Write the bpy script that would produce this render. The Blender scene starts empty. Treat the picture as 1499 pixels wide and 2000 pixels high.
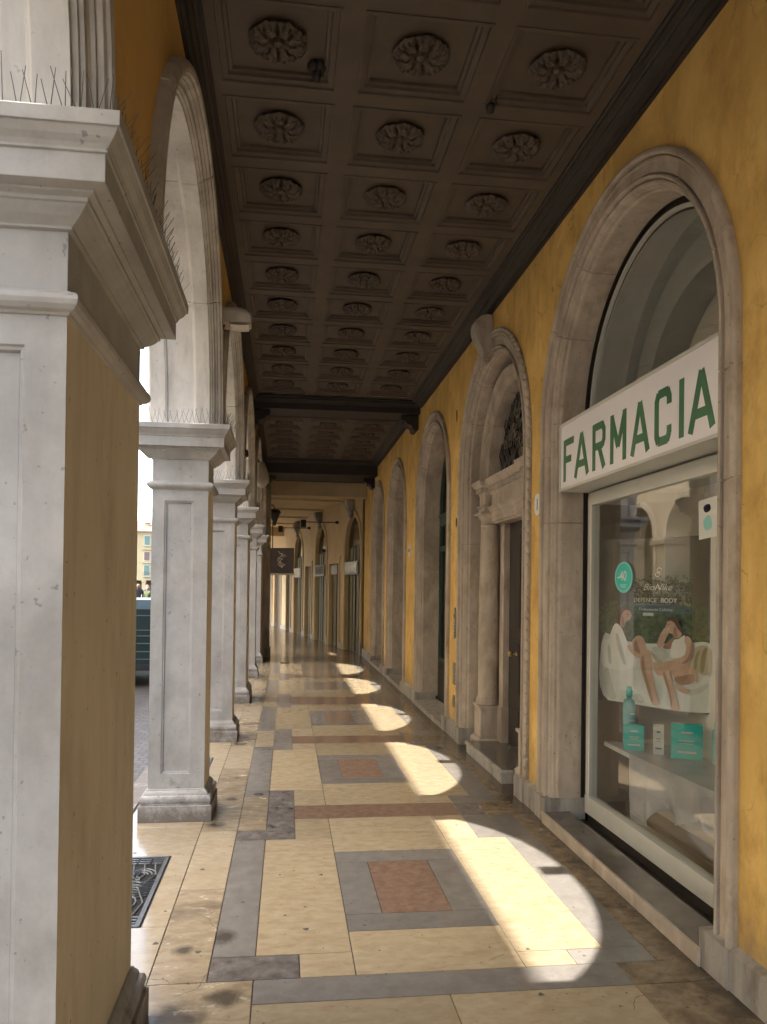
import bpy, bmesh, math, random
from mathutils import Vector, Matrix
R = math.radians
random.seed(7)
S = bpy.context.scene
COL = S.collection

# ------------------------------------------------------------------ camera, sky, sun, exposure
F, CX, CY, H = 1515.0, 749.5, 1135.0, 1.62
yaw, pitch, roll = math.atan((749.5 - 561) / F), R(.56), R(.72)
fw = Vector((math.sin(yaw) * math.cos(pitch), math.cos(yaw) * math.cos(pitch), math.sin(pitch)))
r0 = Vector((math.cos(yaw), -math.sin(yaw), 0)); u0 = r0.cross(fw)
rr = r0 * math.cos(roll) + u0 * math.sin(roll); uu = -r0 * math.sin(roll) + u0 * math.cos(roll)
cam = bpy.data.cameras.new('camera'); co = bpy.data.objects.new('camera', cam); COL.objects.link(co)
M = Matrix((rr, uu, -fw)).transposed().to_4x4(); M.translation = Vector((0, 0, H)); co.matrix_world = M
cam.sensor_fit = 'HORIZONTAL'; cam.sensor_width = 36; cam.lens = 36 * F / 1499
cam.shift_y = (CY - 1000) / 1499; cam.shift_x = 0
cam.clip_start = .05; cam.clip_end = 2000
S.camera = co

SUN_EL = math.degrees(math.atan(1.567))
W = bpy.data.worlds.new('World'); S.world = W; W.use_nodes = True
nt = W.node_tree; nt.nodes.clear()
sky = nt.nodes.new('ShaderNodeTexSky'); sky.sky_type = 'NISHITA'; sky.sun_disc = False
sky.sun_elevation = R(SUN_EL); sky.sun_rotation = R(-90); sky.air_density = 1.3; sky.dust_density = 4.0; sky.ozone_density = 1.0
bg = nt.nodes.new('ShaderNodeBackground'); bg.inputs[1].default_value = .15
wo = nt.nodes.new('ShaderNodeOutputWorld')
hs = nt.nodes.new('ShaderNodeHueSaturation'); hs.inputs['Saturation'].default_value = .9
nt.links.new(sky.outputs[0], hs.inputs['Color']); nt.links.new(hs.outputs[0], bg.inputs[0]); nt.links.new(bg.outputs[0], wo.inputs[0])
sl = bpy.data.lights.new('sun', 'SUN'); sl.energy = 2.0; sl.angle = R(.53); sl.color = (1, .90, .78)
so = bpy.data.objects.new('sun', sl); COL.objects.link(so)
so.rotation_euler = Vector((1, 0.0, -1.567)).to_track_quat('-Z', 'Y').to_euler()
so.location = (-10, 5, 20)
S.view_settings.view_transform = 'Standard'; S.view_settings.look = 'None'
S.view_settings.exposure = 3.05; S.view_settings.gamma = 1
S.cycles.max_bounces = 10; S.cycles.diffuse_bounces = 6; S.cycles.glossy_bounces = 4
S.cycles.transparent_max_bounces = 12; S.cycles.use_denoising = True
S.cycles.sample_clamp_indirect = 8

# ------------------------------------------------------------------ materials
def material(name, c1, c2=None, scale=4, rough=.7, bump=.15, bscale=60, c3=None, stretch=(1, 1, 1),
             island=0, spec=.5, metal=0, stain=None, stain_scale=1.5, stain_amt=.5, rough_var=0, speck=0, coat=0, object_space=False, bevel=0, streak=None, streak_amt=.5, crack=0, foot=None, blots=None, edge=None):
    m = bpy.data.materials.new(name); m.use_nodes = True
    n = m.node_tree.nodes; l = m.node_tree.links; p = n['Principled BSDF']
    p.inputs['Roughness'].default_value = rough; p.inputs['Metallic'].default_value = metal
    p.inputs['Specular IOR Level'].default_value = spec
    p.inputs['Coat Weight'].default_value = coat
    g = n.new('ShaderNodeNewGeometry'); mp = n.new('ShaderNodeMapping'); mp.inputs['Scale'].default_value = stretch
    if object_space:
        tc = n.new('ShaderNodeTexCoord'); l.new(tc.outputs['Object'], mp.inputs[0])
    else:
        l.new(g.outputs['Position'], mp.inputs[0])
    nz = n.new('ShaderNodeTexNoise'); nz.inputs['Scale'].default_value = scale; nz.inputs['Detail'].default_value = 9; nz.inputs['Roughness'].default_value = .62
    nz.inputs['Distortion'].default_value = .4
    l.new(mp.outputs[0], nz.inputs[0])
    cr = n.new('ShaderNodeValToRGB'); e = cr.color_ramp.elements
    e[0].position = .33; e[0].color = (*c1, 1); e[1].position = .67; e[1].color = (*(c2 or c1), 1)
    if c3: k = e.new(.5); k.color = (*c3, 1)
    l.new(nz.outputs[0], cr.inputs[0]); out = cr.outputs[0]
    def mix(kind, fac, a, b):
        x = n.new('ShaderNodeMix'); x.data_type = 'RGBA'; x.blend_type = kind
        for s, v in ((0, fac), (6, a), (7, b)):
            if hasattr(v, 'is_output'): l.new(v, x.inputs[s])
            elif s == 0: x.inputs[0].default_value = v
            else: x.inputs[s].default_value = (*v, 1)
        return x.outputs[2]
    if island:
        mr = n.new('ShaderNodeMapRange'); mr.inputs[3].default_value = 1 - island; mr.inputs[4].default_value = 1 + island
        l.new(g.outputs['Random Per Island'], mr.inputs[0])
        out = mix('MULTIPLY', 1, out, mr.outputs[0])
    if stain:
        n2 = n.new('ShaderNodeTexNoise'); n2.inputs['Scale'].default_value = stain_scale; n2.inputs['Detail'].default_value = 7; n2.inputs['Roughness'].default_value = .7
        l.new(mp.outputs[0], n2.inputs[0])
        r2 = n.new('ShaderNodeMapRange'); r2.inputs[1].default_value = .5; r2.inputs[2].default_value = .72; r2.inputs[4].default_value = stain_amt
        l.new(n2.outputs[0], r2.inputs[0]); out = mix('MIX', r2.outputs[0], out, stain)
    if speck:
        v = n.new('ShaderNodeTexNoise'); v.inputs['Scale'].default_value = 38; v.inputs['Detail'].default_value = 2
        l.new(g.outputs['Position'], v.inputs[0])
        r3 = n.new('ShaderNodeMapRange'); r3.inputs[1].default_value = .69; r3.inputs[2].default_value = .74; r3.inputs[4].default_value = speck
        l.new(v.outputs[0], r3.inputs[0]); out = mix('MIX', r3.outputs[0], out, tuple(x * .22 for x in c1))
    if streak:
        m3 = n.new('ShaderNodeMapping'); m3.inputs['Scale'].default_value = (9, 9, .7); l.new(g.outputs['Position'], m3.inputs[0])
        n5 = n.new('ShaderNodeTexNoise'); n5.inputs['Scale'].default_value = 1.6; n5.inputs['Detail'].default_value = 6; l.new(m3.outputs[0], n5.inputs[0])
        r5 = n.new('ShaderNodeMapRange'); r5.inputs[1].default_value = .52; r5.inputs[2].default_value = .75; r5.inputs[4].default_value = streak_amt
        l.new(n5.outputs[0], r5.inputs[0]); out = mix('MIX', r5.outputs[0], out, streak)
    if crack:
        wn = n.new('ShaderNodeTexNoise'); wn.inputs['Scale'].default_value = 3; wn.inputs['Detail'].default_value = 8; l.new(g.outputs['Position'], wn.inputs[0])
        wm = n.new('ShaderNodeMix'); wm.data_type = 'VECTOR'; wm.inputs[0].default_value = .35; l.new(g.outputs['Position'], wm.inputs[4]); l.new(wn.outputs[1], wm.inputs[5])
        vo = n.new('ShaderNodeTexVoronoi'); vo.feature = 'DISTANCE_TO_EDGE'; vo.inputs['Scale'].default_value = 2.3; l.new(wm.outputs[1], vo.inputs['Vector'])
        r6 = n.new('ShaderNodeMapRange'); r6.inputs[1].default_value = .006; r6.inputs[2].default_value = .0; r6.inputs[3].default_value = 0; r6.inputs[4].default_value = crack
        l.new(vo.outputs['Distance'], r6.inputs[0])
        mk = n.new('ShaderNodeTexNoise'); mk.inputs['Scale'].default_value = 1.7; l.new(g.outputs['Position'], mk.inputs[0])
        r7 = n.new('ShaderNodeMapRange'); r7.inputs[1].default_value = .5; r7.inputs[2].default_value = .6; l.new(mk.outputs[0], r7.inputs[0])
        mu = n.new('ShaderNodeMath'); mu.operation = 'MULTIPLY'; l.new(r6.outputs[0], mu.inputs[0]); l.new(r7.outputs[0], mu.inputs[1])
        out = mix('MIX', mu.outputs[0], out, tuple(x * .3 for x in c1))
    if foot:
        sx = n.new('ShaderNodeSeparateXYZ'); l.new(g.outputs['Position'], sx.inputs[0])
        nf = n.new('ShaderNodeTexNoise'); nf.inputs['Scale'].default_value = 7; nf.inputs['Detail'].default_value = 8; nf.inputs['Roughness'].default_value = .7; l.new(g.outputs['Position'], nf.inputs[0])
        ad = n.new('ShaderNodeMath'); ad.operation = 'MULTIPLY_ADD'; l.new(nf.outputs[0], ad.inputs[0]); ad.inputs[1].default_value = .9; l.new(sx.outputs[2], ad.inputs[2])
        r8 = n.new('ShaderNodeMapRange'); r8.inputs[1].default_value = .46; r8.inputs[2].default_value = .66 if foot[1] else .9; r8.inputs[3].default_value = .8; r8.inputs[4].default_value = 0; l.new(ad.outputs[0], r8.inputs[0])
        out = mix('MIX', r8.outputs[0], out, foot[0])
    if blots or edge:
        nb = n.new('ShaderNodeTexNoise'); nb.inputs['Scale'].default_value = 9; nb.inputs['Detail'].default_value = 8; nb.inputs['Roughness'].default_value = .72; l.new(g.outputs['Position'], nb.inputs[0])
    for (bx_, by_, br_) in (blots or ()):
        vd = n.new('ShaderNodeVectorMath'); vd.operation = 'DISTANCE'; l.new(g.outputs['Position'], vd.inputs[0]); vd.inputs[1].default_value = (bx_, by_, 0)
        ma = n.new('ShaderNodeMath'); ma.operation = 'MULTIPLY_ADD'; l.new(nb.outputs[0], ma.inputs[0]); ma.inputs[1].default_value = br_ * 1.6; l.new(vd.outputs['Value'], ma.inputs[2])
        rb = n.new('ShaderNodeMapRange'); rb.inputs[1].default_value = br_ * 1.1; rb.inputs[2].default_value = br_ * 1.75; rb.inputs[3].default_value = .85; rb.inputs[4].default_value = 0; l.new(ma.outputs[0], rb.inputs[0])
        out = mix('MIX', rb.outputs[0], out, (.045, .038, .03))
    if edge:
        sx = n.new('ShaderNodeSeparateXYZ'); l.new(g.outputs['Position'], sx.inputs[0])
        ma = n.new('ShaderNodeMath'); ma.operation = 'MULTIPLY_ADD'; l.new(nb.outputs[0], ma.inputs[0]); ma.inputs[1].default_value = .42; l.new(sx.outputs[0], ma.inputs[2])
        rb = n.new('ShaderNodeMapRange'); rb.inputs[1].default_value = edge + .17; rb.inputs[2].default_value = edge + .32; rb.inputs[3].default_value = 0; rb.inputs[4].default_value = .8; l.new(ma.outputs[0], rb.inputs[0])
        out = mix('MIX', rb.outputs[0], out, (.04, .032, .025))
    l.new(out, p.inputs['Base Color'])
    if rough_var:
        r4 = n.new('ShaderNodeMapRange'); r4.inputs[1].default_value = .3; r4.inputs[2].default_value = .7
        r4.inputs[3].default_value = max(.02, rough - rough_var); r4.inputs[4].default_value = rough + rough_var
        l.new(nz.outputs[0], r4.inputs[0]); l.new(r4.outputs[0], p.inputs['Roughness'])
    if bump:
        b2 = n.new('ShaderNodeTexNoise'); b2.inputs['Scale'].default_value = bscale; b2.inputs['Detail'].default_value = 5
        l.new(mp.outputs[0], b2.inputs[0])
        bp = n.new('ShaderNodeBump'); bp.inputs['Strength'].default_value = bump; bp.inputs['Distance'].default_value = .004
        l.new(b2.outputs[0], bp.inputs['Height']); l.new(bp.outputs[0], p.inputs['Normal'])
        if bevel:
            bv = n.new('ShaderNodeBevel'); bv.samples = 4; bv.inputs[0].default_value = bevel; l.new(bv.outputs[0], bp.inputs['Normal'])
    return m

MT = {}
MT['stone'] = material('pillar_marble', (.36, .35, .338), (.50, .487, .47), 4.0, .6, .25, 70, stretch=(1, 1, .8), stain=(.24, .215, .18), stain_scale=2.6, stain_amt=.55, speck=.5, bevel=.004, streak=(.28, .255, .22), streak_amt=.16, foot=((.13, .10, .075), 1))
MT['stone_lit'] = material('upper_pier_marble_lit', (.56, .54, .51), (.72, .70, .67), 3.0, .6, .25, 70, stretch=(1, 1, .45), stain=(.36, .32, .27), stain_scale=2.4, stain_amt=.6, speck=.35, bevel=.004, streak=(.36, .33, .29), streak_amt=.5)  # pillar marble made lighter: bounced light inside the arches put into the colour
MT['tan'] = material('tan_bounce_side', (.70, .61, .45), (.82, .73, .56), 4, .75, .15, 60, stretch=(1, 1, .35), stain=(.46, .38, .26), stain_scale=3, stain_amt=.6, speck=.6, streak=(.42, .33, .2), streak_amt=.18)  # corridor side of the shafts, tan lightened and warmed to stand for bounce light
MT['stone_warm'] = material('arch_limestone', (.40, .36, .31), (.58, .54, .48), 4, .65, .25, 60, stain=(.26, .21, .15), stain_scale=2.5, stain_amt=.7, bevel=.003, streak=(.2, .16, .12), streak_amt=.5)
MT['stone_brown'] = material('surround_stone', (.33, .275, .225), (.60, .53, .45), 3.2, .6, .25, 60, c3=(.47, .405, .34), stretch=(1, 1, .5), stain=(.22, .15, .09), stain_scale=3.2, stain_amt=.8, speck=.5, bevel=.003, streak=(.25, .19, .13), streak_amt=.25)
MT['plinth'] = material('skirting_stone', (.30, .28, .26), (.46, .43, .40), 7, .7, .3, 50, stretch=(1, 1, .3), stain=(.10, .085, .07), stain_scale=4, stain_amt=.9, speck=.4, bevel=.005, streak=(.14, .12, .10), streak_amt=.7)
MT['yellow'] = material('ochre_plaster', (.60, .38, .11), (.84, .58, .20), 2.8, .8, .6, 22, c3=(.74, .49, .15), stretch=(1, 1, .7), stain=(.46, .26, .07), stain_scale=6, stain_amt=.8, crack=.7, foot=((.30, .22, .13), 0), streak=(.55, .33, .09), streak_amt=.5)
MT['yellow_dk'] = material('ochre_plaster_arcade', (.66, .40, .12), (.76, .48, .15), 2.2, .85, .2, 30, stain=(.2, .1, .03), stain_scale=1.6, stain_amt=.3)
MT['ceil'] = material('brown_painted_wood', (.082, .06, .044), (.105, .078, .058), 5, .6, .1, 40, stain=(.06, .044, .034), stain_scale=3, stain_amt=.6)
MT['ceil_dk'] = material('dark_brown_beam', (.020, .016, .014), (.032, .024, .020), 5, .6, .1, 40)
MT['cream'] = material('cream_marble', (.305, .25, .165), (.385, .33, .235), 17, .17, .04, 40, c3=(.35, .292, .20), stretch=(.7, 1.2, 1), island=.15, stain=(.27, .18, .10), stain_scale=5, stain_amt=.4, rough_var=.07, speck=.55)
MT['cream_dirty'] = material('cream_marble_worn', (.235, .185, .125), (.35, .295, .21), 13, .22, .05, 40, c3=(.30, .245, .165), stretch=(.7, 1.3, 1), island=.10, stain=(.08, .055, .035), stain_scale=2.6, stain_amt=.85, rough_var=.08, speck=.7, blots=((-.40, 2.98, .16), (-.22, 3.12, .10), (-.46, 5.38, .09), (-.40, 6.02, .07), (-.45, 8.12, .10), (-.30, 4.9, .05), (-.44, 3.55, .06)))
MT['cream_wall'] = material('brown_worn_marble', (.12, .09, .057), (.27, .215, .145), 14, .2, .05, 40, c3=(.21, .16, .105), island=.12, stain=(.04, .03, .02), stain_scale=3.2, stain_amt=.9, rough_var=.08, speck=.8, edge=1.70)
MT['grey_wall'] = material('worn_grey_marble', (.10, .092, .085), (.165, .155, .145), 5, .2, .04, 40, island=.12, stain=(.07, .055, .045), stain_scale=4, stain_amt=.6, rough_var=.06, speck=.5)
MT['grey'] = material('grey_marble', (.17, .163, .155), (.21, .202, .192), 12, .17, .04, 40, island=.12, stain=(.13, .115, .10), stain_scale=4, stain_amt=.5, rough_var=.06, speck=.4, blots=((-.27, 3.66, .09), (-.2, 6.15, .05)))
MT['darkgrey'] = material('mottled_grey_marble', (.085, .078, .075), (.19, .175, .17), 14, .18, .05, 40, island=.1, stain=(.27, .25, .24), stain_scale=9, stain_amt=.6, rough_var=.05)
MT['pink'] = material('red_marble', (.175, .115, .085), (.25, .17, .13), 18, .17, .04, 40, island=.1, stain=(.24, .17, .14), stain_scale=3, stain_amt=.5, rough_var=.05, speck=.3)
MT['joint'] = material('floor_joint', (.05, .04, .035), (.08, .07, .06), 20, .9, 0)
MT['iron'] = material('cast_iron', (.10, .11, .12), (.17, .18, .19), 30, .45, .2, 90, metal=.6)
MT['pit'] = material('drain_pit', (.01, .01, .01), (.015, .015, .015), 5, .9, 0)
MT['white_alu'] = material('painted_aluminium', (.50, .51, .48), (.56, .57, .54), 3, .4, .02, 30)
MT['sign'] = material('sign_acrylic', (.82, .82, .90), (.90, .90, .97), 1.5, .25, 0)
MT['green'] = material('green_letter', (.005, .13, .05), (.006, .15, .06), 6, .35, 0)
MT['green_wood'] = material('green_painted_wood', (.028, .055, .042), (.05, .085, .065), 8, .5, .2, 50, stretch=(1, 1, .2), stain=(.02, .03, .025), stain_scale=3)
MT['dark_wood'] = material('dark_wood', (.018, .015, .013), (.032, .025, .02), 12, .6, .2, 50, stretch=(1, 1, .15))
MT['olive'] = material('olive_shutter', (.10, .085, .03), (.16, .135, .05), 5, .6, .15, 50, stretch=(1, 1, .15), stain=(.07, .05, .02), stain_scale=2)
MT['far'] = material('peach_plaster', (.47, .375, .225), (.56, .455, .285), 2, .8, .15, 30, stain=(.36, .27, .15), stain_scale=1.5, stain_amt=.5)
MT['black'] = material('black_iron', (.012, .012, .013), (.02, .02, .02), 20, .5, 0)
MT['dark_glass'] = material('dark_glass', (.010, .013, .012), (.015, .018, .016), 2, .06, 0, spec=.6)
MT['brass'] = material('brass', (.45, .36, .18), (.55, .44, .22), 20, .3, 0, metal=1)
MT['white'] = material('white_enamel', (.75, .74, .72), (.8, .79, .77), 9, .35, 0)
MT['blue'] = material('blue_enamel', (.04, .07, .22), None, 9, .4, 0)
MT['rust'] = material('rusty_hole', (.12, .03, .015), (.2, .06, .03), 30, .8, .2, 60)
MT['lead'] = material('bronze_plate', (.17, .145, .10), (.25, .21, .15), 20, .45, .1, 60, metal=.4)
MT['plaque'] = material('grey_metal_plate', (.17, .16, .13), (.20, .19, .155), 12, .5, 0, metal=.2)
MT['lamp'] = material('lamp_housing', (.46, .44, .39), (.52, .49, .44), 8, .5, 0)
MT['lens'] = material('ribbed_lamp_glass', (.80, .78, .68), (.88, .86, .78), 30, .25, .5, 60)
MT['teal'] = material('teal_print', (.0, .50, .46), (.02, .58, .54), 3, .35, 0)
MT['teal_lt'] = material('teal_liquid', (.10, .42, .46), (.16, .50, .55), 8, .2, 0)
MT['teal_pale'] = material('teal_pale_print', (.25, .60, .58), None, 3, .4, 0)
MT['prwhite'] = material('print_white', (.70, .72, .70), None, 5, .5, 0)
MT['prwhite2'] = material('print_white_cloth', (.84, .86, .83), (.92, .93, .90), 9, .5, 0)
MT['cloth'] = material('print_cloth', (.62, .68, .66), (.80, .84, .82), 7, .5, 0, stretch=(1, 1, .5))
MT['skin'] = material('print_skin', (.55, .37, .27), (.70, .50, .38), 9, .5, 0)
MT['skin2'] = material('print_skin_dark', (.36, .22, .15), (.44, .28, .20), 9, .5, 0)
MT['cloth2'] = material('print_cloth_fold', (.50, .56, .54), (.60, .65, .63), 12, .5, 0)
MT['leafdark'] = material('print_foliage', (.05, .075, .035), (.16, .21, .11), 34, .5, 0)
MT['hair'] = material('print_hair', (.10, .05, .028), (.17, .09, .05), 20, .5, 0)
MT['sand'] = material('print_sand', (.50, .46, .34), None, 9, .5, 0)
MT['prolive'] = material('print_olive', (.26, .25, .13), None, 9, .5, 0)
MT['prpink'] = material('print_pink', (.62, .36, .38), None, 9, .5, 0)
MT['backdrop'] = material('print_backdrop', (.07, .068, .055), (.12, .115, .095), 3, .5, 0)
MT['brownboard'] = material('brown_board', (.26, .18, .09), (.32, .23, .12), 3, .5, 0)
MT['satin'] = material('grey_satin', (.26, .28, .31), (.36, .38, .41), 4, .28, .05, 20, spec=.7)
MT['cobble'] = None
MT['opp'] = material('pale_render', (.70, .64, .52), (.80, .75, .63), 1.4, .8, .2, 20, stain=(.4, .36, .28), stain_scale=.8)
MT['facade'] = material('street_facade_stone', (.72, .68, .6), (.8, .76, .68), 2, .8, .2, 20)
MT['van'] = material('van_paint', (.006, .022, .028), (.009, .03, .036), 2, .3, 0, spec=.35)
MT['van_roof'] = material('van_roof_sky_tint', (.07, .13, .18), (.09, .16, .21), 2, .3, 0)  # pale blue is the sky's reflection put into the roof colour
MT['trim'] = material('van_trim', (.16, .19, .20), None, 5, .35, 0, metal=.5)
MT['rubber'] = material('rubber', (.015, .015, .015), (.025, .025, .025), 30, .8, 0)
MT['hyellow'] = material('pale_yellow_render', (.34, .27, .14), (.40, .32, .18), .6, .9, .1, 5)
MT['rooftile'] = material('roof_tiles', (.16, .09, .065), (.24, .14, .10), 2, .9, .3, 8)
MT['shut_green'] = material('shutter_green', (.10, .16, .12), None, 3, .7, 0)
MT['shut_brown'] = material('shutter_brown', (.13, .08, .06), None, 3, .7, 0)
MT['leaf'] = material('hedge_leaf', (.02, .06, .015), (.07, .13, .03), 6, .5, 0, island=.4)
MT['signface'] = material('plum_sign', (.03, .02, .035), (.055, .035, .06), 4, .3, 0)
for k_, c_ in dict(coat_black=(.006, .007, .01), coat_green=(.04, .055, .015), coat_navy=(.008, .01, .025), coat_pink=(.25, .13, .14), real_skin=(.2, .11, .08)).items():
    MT[k_] = material(k_, c_, tuple(x * 1.25 for x in c_), 12, .8, 0)

def cobble_mat():
    m = bpy.data.materials.new('porphyry_setts'); m.use_nodes = True
    n = m.node_tree.nodes; l = m.node_tree.links; p = n['Principled BSDF']
    g = n.new('ShaderNodeNewGeometry')
    b = n.new('ShaderNodeTexBrick'); b.inputs['Scale'].default_value = 1
    b.inputs['Brick Width'].default_value = .115; b.inputs['Row Height'].default_value = .10; b.inputs['Mortar Size'].default_value = .008
    b.inputs['Mortar Smooth'].default_value = .3; b.inputs['Bias'].default_value = .1
    b.inputs['Color1'].default_value = (.062, .058, .057, 1); b.inputs['Color2'].default_value = (.115, .108, .105, 1); b.inputs['Mortar'].default_value = (.03, .028, .026, 1)
    nz = n.new('ShaderNodeTexNoise'); nz.inputs['Scale'].default_value = 5; nz.inputs['Detail'].default_value = 3
    mx = n.new('ShaderNodeMix'); mx.data_type = 'VECTOR'; mx.inputs[0].default_value = .035
    l.new(g.outputs['Position'], nz.inputs[0]); l.new(g.outputs['Position'], mx.inputs[4]); l.new(nz.outputs[1], mx.inputs[5])
    l.new(mx.outputs[1], b.inputs[0]); l.new(b.outputs[0], p.inputs['Base Color'])
    bp = n.new('ShaderNodeBump'); bp.invert = True; bp.inputs['Strength'].default_value = .6; bp.inputs['Distance'].default_value = .01
    l.new(b.outputs[1], bp.inputs['Height']); l.new(bp.outputs[0], p.inputs['Normal'])
    p.inputs['Roughness'].default_value = .5
    return m
MT['cobble'] = cobble_mat()

def glass_mat(name, tint=(.95, .96, .95), base=.14):
    m = bpy.data.materials.new(name); m.use_nodes = True
    n = m.node_tree.nodes; l = m.node_tree.links; n.remove(n['Principled BSDF'])
    t = n.new('ShaderNodeBsdfTransparent'); t.inputs[0].default_value = (*tint, 1)
    gl = n.new('ShaderNodeBsdfGlossy'); gl.inputs['Roughness'].default_value = .005
    ge = n.new('ShaderNodeNewGeometry'); dt = n.new('ShaderNodeVectorMath'); dt.operation = 'DOT_PRODUCT'
    l.new(ge.outputs['Normal'], dt.inputs[0]); l.new(ge.outputs['Incoming'], dt.inputs[1])
    prev = dt.outputs['Value']
    for op, v in (('ABSOLUTE', 0), ('SUBTRACT', None), ('POWER', 4.2)):
        mm = n.new('ShaderNodeMath'); mm.operation = op
        if v is None: mm.inputs[0].default_value = 1; l.new(prev, mm.inputs[1])
        else:
            l.new(prev, mm.inputs[0]); mm.inputs[1].default_value = v
        prev = mm.outputs[0]
    mr = n.new('ShaderNodeMapRange'); mr.inputs[3].default_value = base; mr.inputs[4].default_value = 1; l.new(prev, mr.inputs[0])
    mx = n.new('ShaderNodeMixShader'); o = n['Material Output']
    l.new(mr.outputs[0], mx.inputs[0])
    l.new(t.outputs[0], mx.inputs[1]); l.new(gl.outputs[0], mx.inputs[2]); l.new(mx.outputs[0], o.inputs[0])
    return m
MT['glass'] = glass_mat('shop_glass')

# ------------------------------------------------------------------ mesh helpers
class MB:
    def __init__(s): s.v = []; s.f = []; s.m = []; s.names = []; s.smooth = set()
    def mi(s, k):
        if k not in s.names: s.names.append(k)
        return s.names.index(k)
    def poly(s, pts, k): 
        i = len(s.v); s.v += [tuple(p) for p in pts]; s.f.append(tuple(range(i, i + len(pts)))); s.m.append(s.mi(k))
    def box(s, x0, y0, z0, x1, y1, z1, k, tf=None):
        c = [(x0, y0, z0), (x1, y0, z0), (x1, y1, z0), (x0, y1, z0), (x0, y0, z1), (x1, y0, z1), (x1, y1, z1), (x0, y1, z1)]
        if tf: c = [tf(*p) for p in c]
        i = len(s.v); s.v += c
        for f in ((0, 3, 2, 1), (4, 5, 6, 7), (0, 1, 5, 4), (1, 2, 6, 5), (2, 3, 7, 6), (3, 0, 4, 7)):
            s.f.append(tuple(i + j for j in f)); s.m.append(s.mi(k))
    def grid(s, rows, k, closed=False, smooth=False, caps=False):
        i = len(s.v); n = len(rows[0])
        for r_ in rows: s.v += [tuple(p) for p in r_]
        for a in range(len(rows) - 1):
            for b in range(n if closed else n - 1):
                c = (b + 1) % n
                s.f.append((i + a * n + b, i + a * n + c, i + (a + 1) * n + c, i + (a + 1) * n + b)); s.m.append(s.mi(k))
                if smooth: s.smooth.add(len(s.f) - 1)
        if caps:
            s.f.append(tuple(i + b for b in range(n))); s.m.append(s.mi(k))
            s.f.append(tuple(i + (len(rows) - 1) * n + b for b in reversed(range(n)))); s.m.append(s.mi(k))
    def rect_sweep(s, prof, x0, y0, x1, y1, k):          # profile (offset, z) round a rectangle
        s.grid([[(x0 - o, y0 - o, z), (x1 + o, y0 - o, z), (x1 + o, y1 + o, z), (x0 - o, y1 + o, z)] for o, z in prof], k, closed=True, caps=True)
    def lathe(s, prof, cx, cy, k, n=24, smooth=True, tf=None):
        f = tf or (lambda x, y, z: (x, y, z))
        s.grid([[f(cx + r * math.cos(2 * math.pi * j / n), cy + r * math.sin(2 * math.pi * j / n), z) for j in range(n)] for r, z in prof], k, closed=True, smooth=smooth, caps=True)
    def tube(s, pts, r, k, n=6):
        pts = [Vector(p) for p in pts]; rows = []
        for i, p in enumerate(pts):
            d = (pts[min(i + 1, len(pts) - 1)] - pts[max(i - 1, 0)]).normalized()
            a = d.cross(Vector((0, 0, 1)) if abs(d.z) < .9 else Vector((1, 0, 0))).normalized(); b = d.cross(a)
            rows.append([p + (a * math.cos(2 * math.pi * j / n) + b * math.sin(2 * math.pi * j / n)) * r for j in range(n)])
        s.grid(rows, k, closed=True, smooth=n > 5, caps=True)
    def arch(s, prof, yc, zs, zb, k, n=36, joints=(), tf=None, cap=False):   # profile (radius, x) swept jamb > arc > jamb
        st = [('j', 1, zb), ('j', 1, zs)]
        g = .0042
        angs = [math.pi * i / n for i in range(1, n)]
        stations = [(0, zb, 0)]
        for zj in [j for j in joints if isinstance(j, tuple)]:
            stations += [(0, zj[0] - g, 0), (0, zj[0] - g * .4, 1), (0, zj[0] + g * .4, 1), (0, zj[0] + g, 0)]
        stations.append((0, None, 0))
        ja = sorted(j for j in joints if not isinstance(j, tuple))
        gi = g / prof[0][0]
        allang = sorted([(a, 0) for a in angs if all(abs(a - j) > 3 * gi for j in ja)] + [q for j in ja for q in ((j - gi, 0), (j - gi * .4, 1), (j + gi * .4, 1), (j + gi, 0))])
        stations += [(a, None, q) for a, q in allang]
        stations.append((math.pi, None, 0))
        for zj in reversed([j for j in joints if isinstance(j, tuple)]):
            stations += [(math.pi, zj[0] + g, 0), (math.pi, zj[0] + g * .4, 1), (math.pi, zj[0] - g * .4, 1), (math.pi, zj[0] - g, 0)]
        stations.append((math.pi, zb, 0))
        dx = .004 if prof[-1][1] >= prof[0][1] else .004
        rows = []
        for a, z, q in stations:
            row = []
            for r, x in prof:
                r2 = r + .006 * q; x2 = x + (.006 * q if x > 1 else -.006 * q)
                y = yc + r2 * math.cos(a); zz = (zs + r2 * math.sin(a)) if z is None else z
                row.append(tf(x2, y, zz) if tf else (x2, y, zz))
            rows.append(row)
        s.grid(rows, k, closed=cap)
    def wall(s, X, y0, y1, z0, z1, holes, k, n=36, tf=None):         # a plane x=X with arched holes (yc, r, zs, zb)
        t = tf or (lambda x, y, z: (x, y, z))
        q = lambda a, b, c, d: s.poly([t(X, *a), t(X, *b), t(X, *c), t(X, *d)], k)
        y = y0
        for yc, r, zs, zb in sorted(holes):
            if yc - r > y: q((y, z0), (yc - r, z0), (yc - r, z1), (y, z1))
            if zb > z0: q((yc - r, z0), (yc + r, z0), (yc + r, zb), (yc - r, zb))
            P = [(yc - r * math.cos(math.pi * i / n), zs + r * math.sin(math.pi * i / n)) for i in range(n + 1)]
            for a, b in zip(P, P[1:]): q(a, b, (b[0], z1), (a[0], z1))
            y = yc + r
        if y1 > y: q((y, z0), (y1, z0), (y1, z1), (y, z1))
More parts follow.
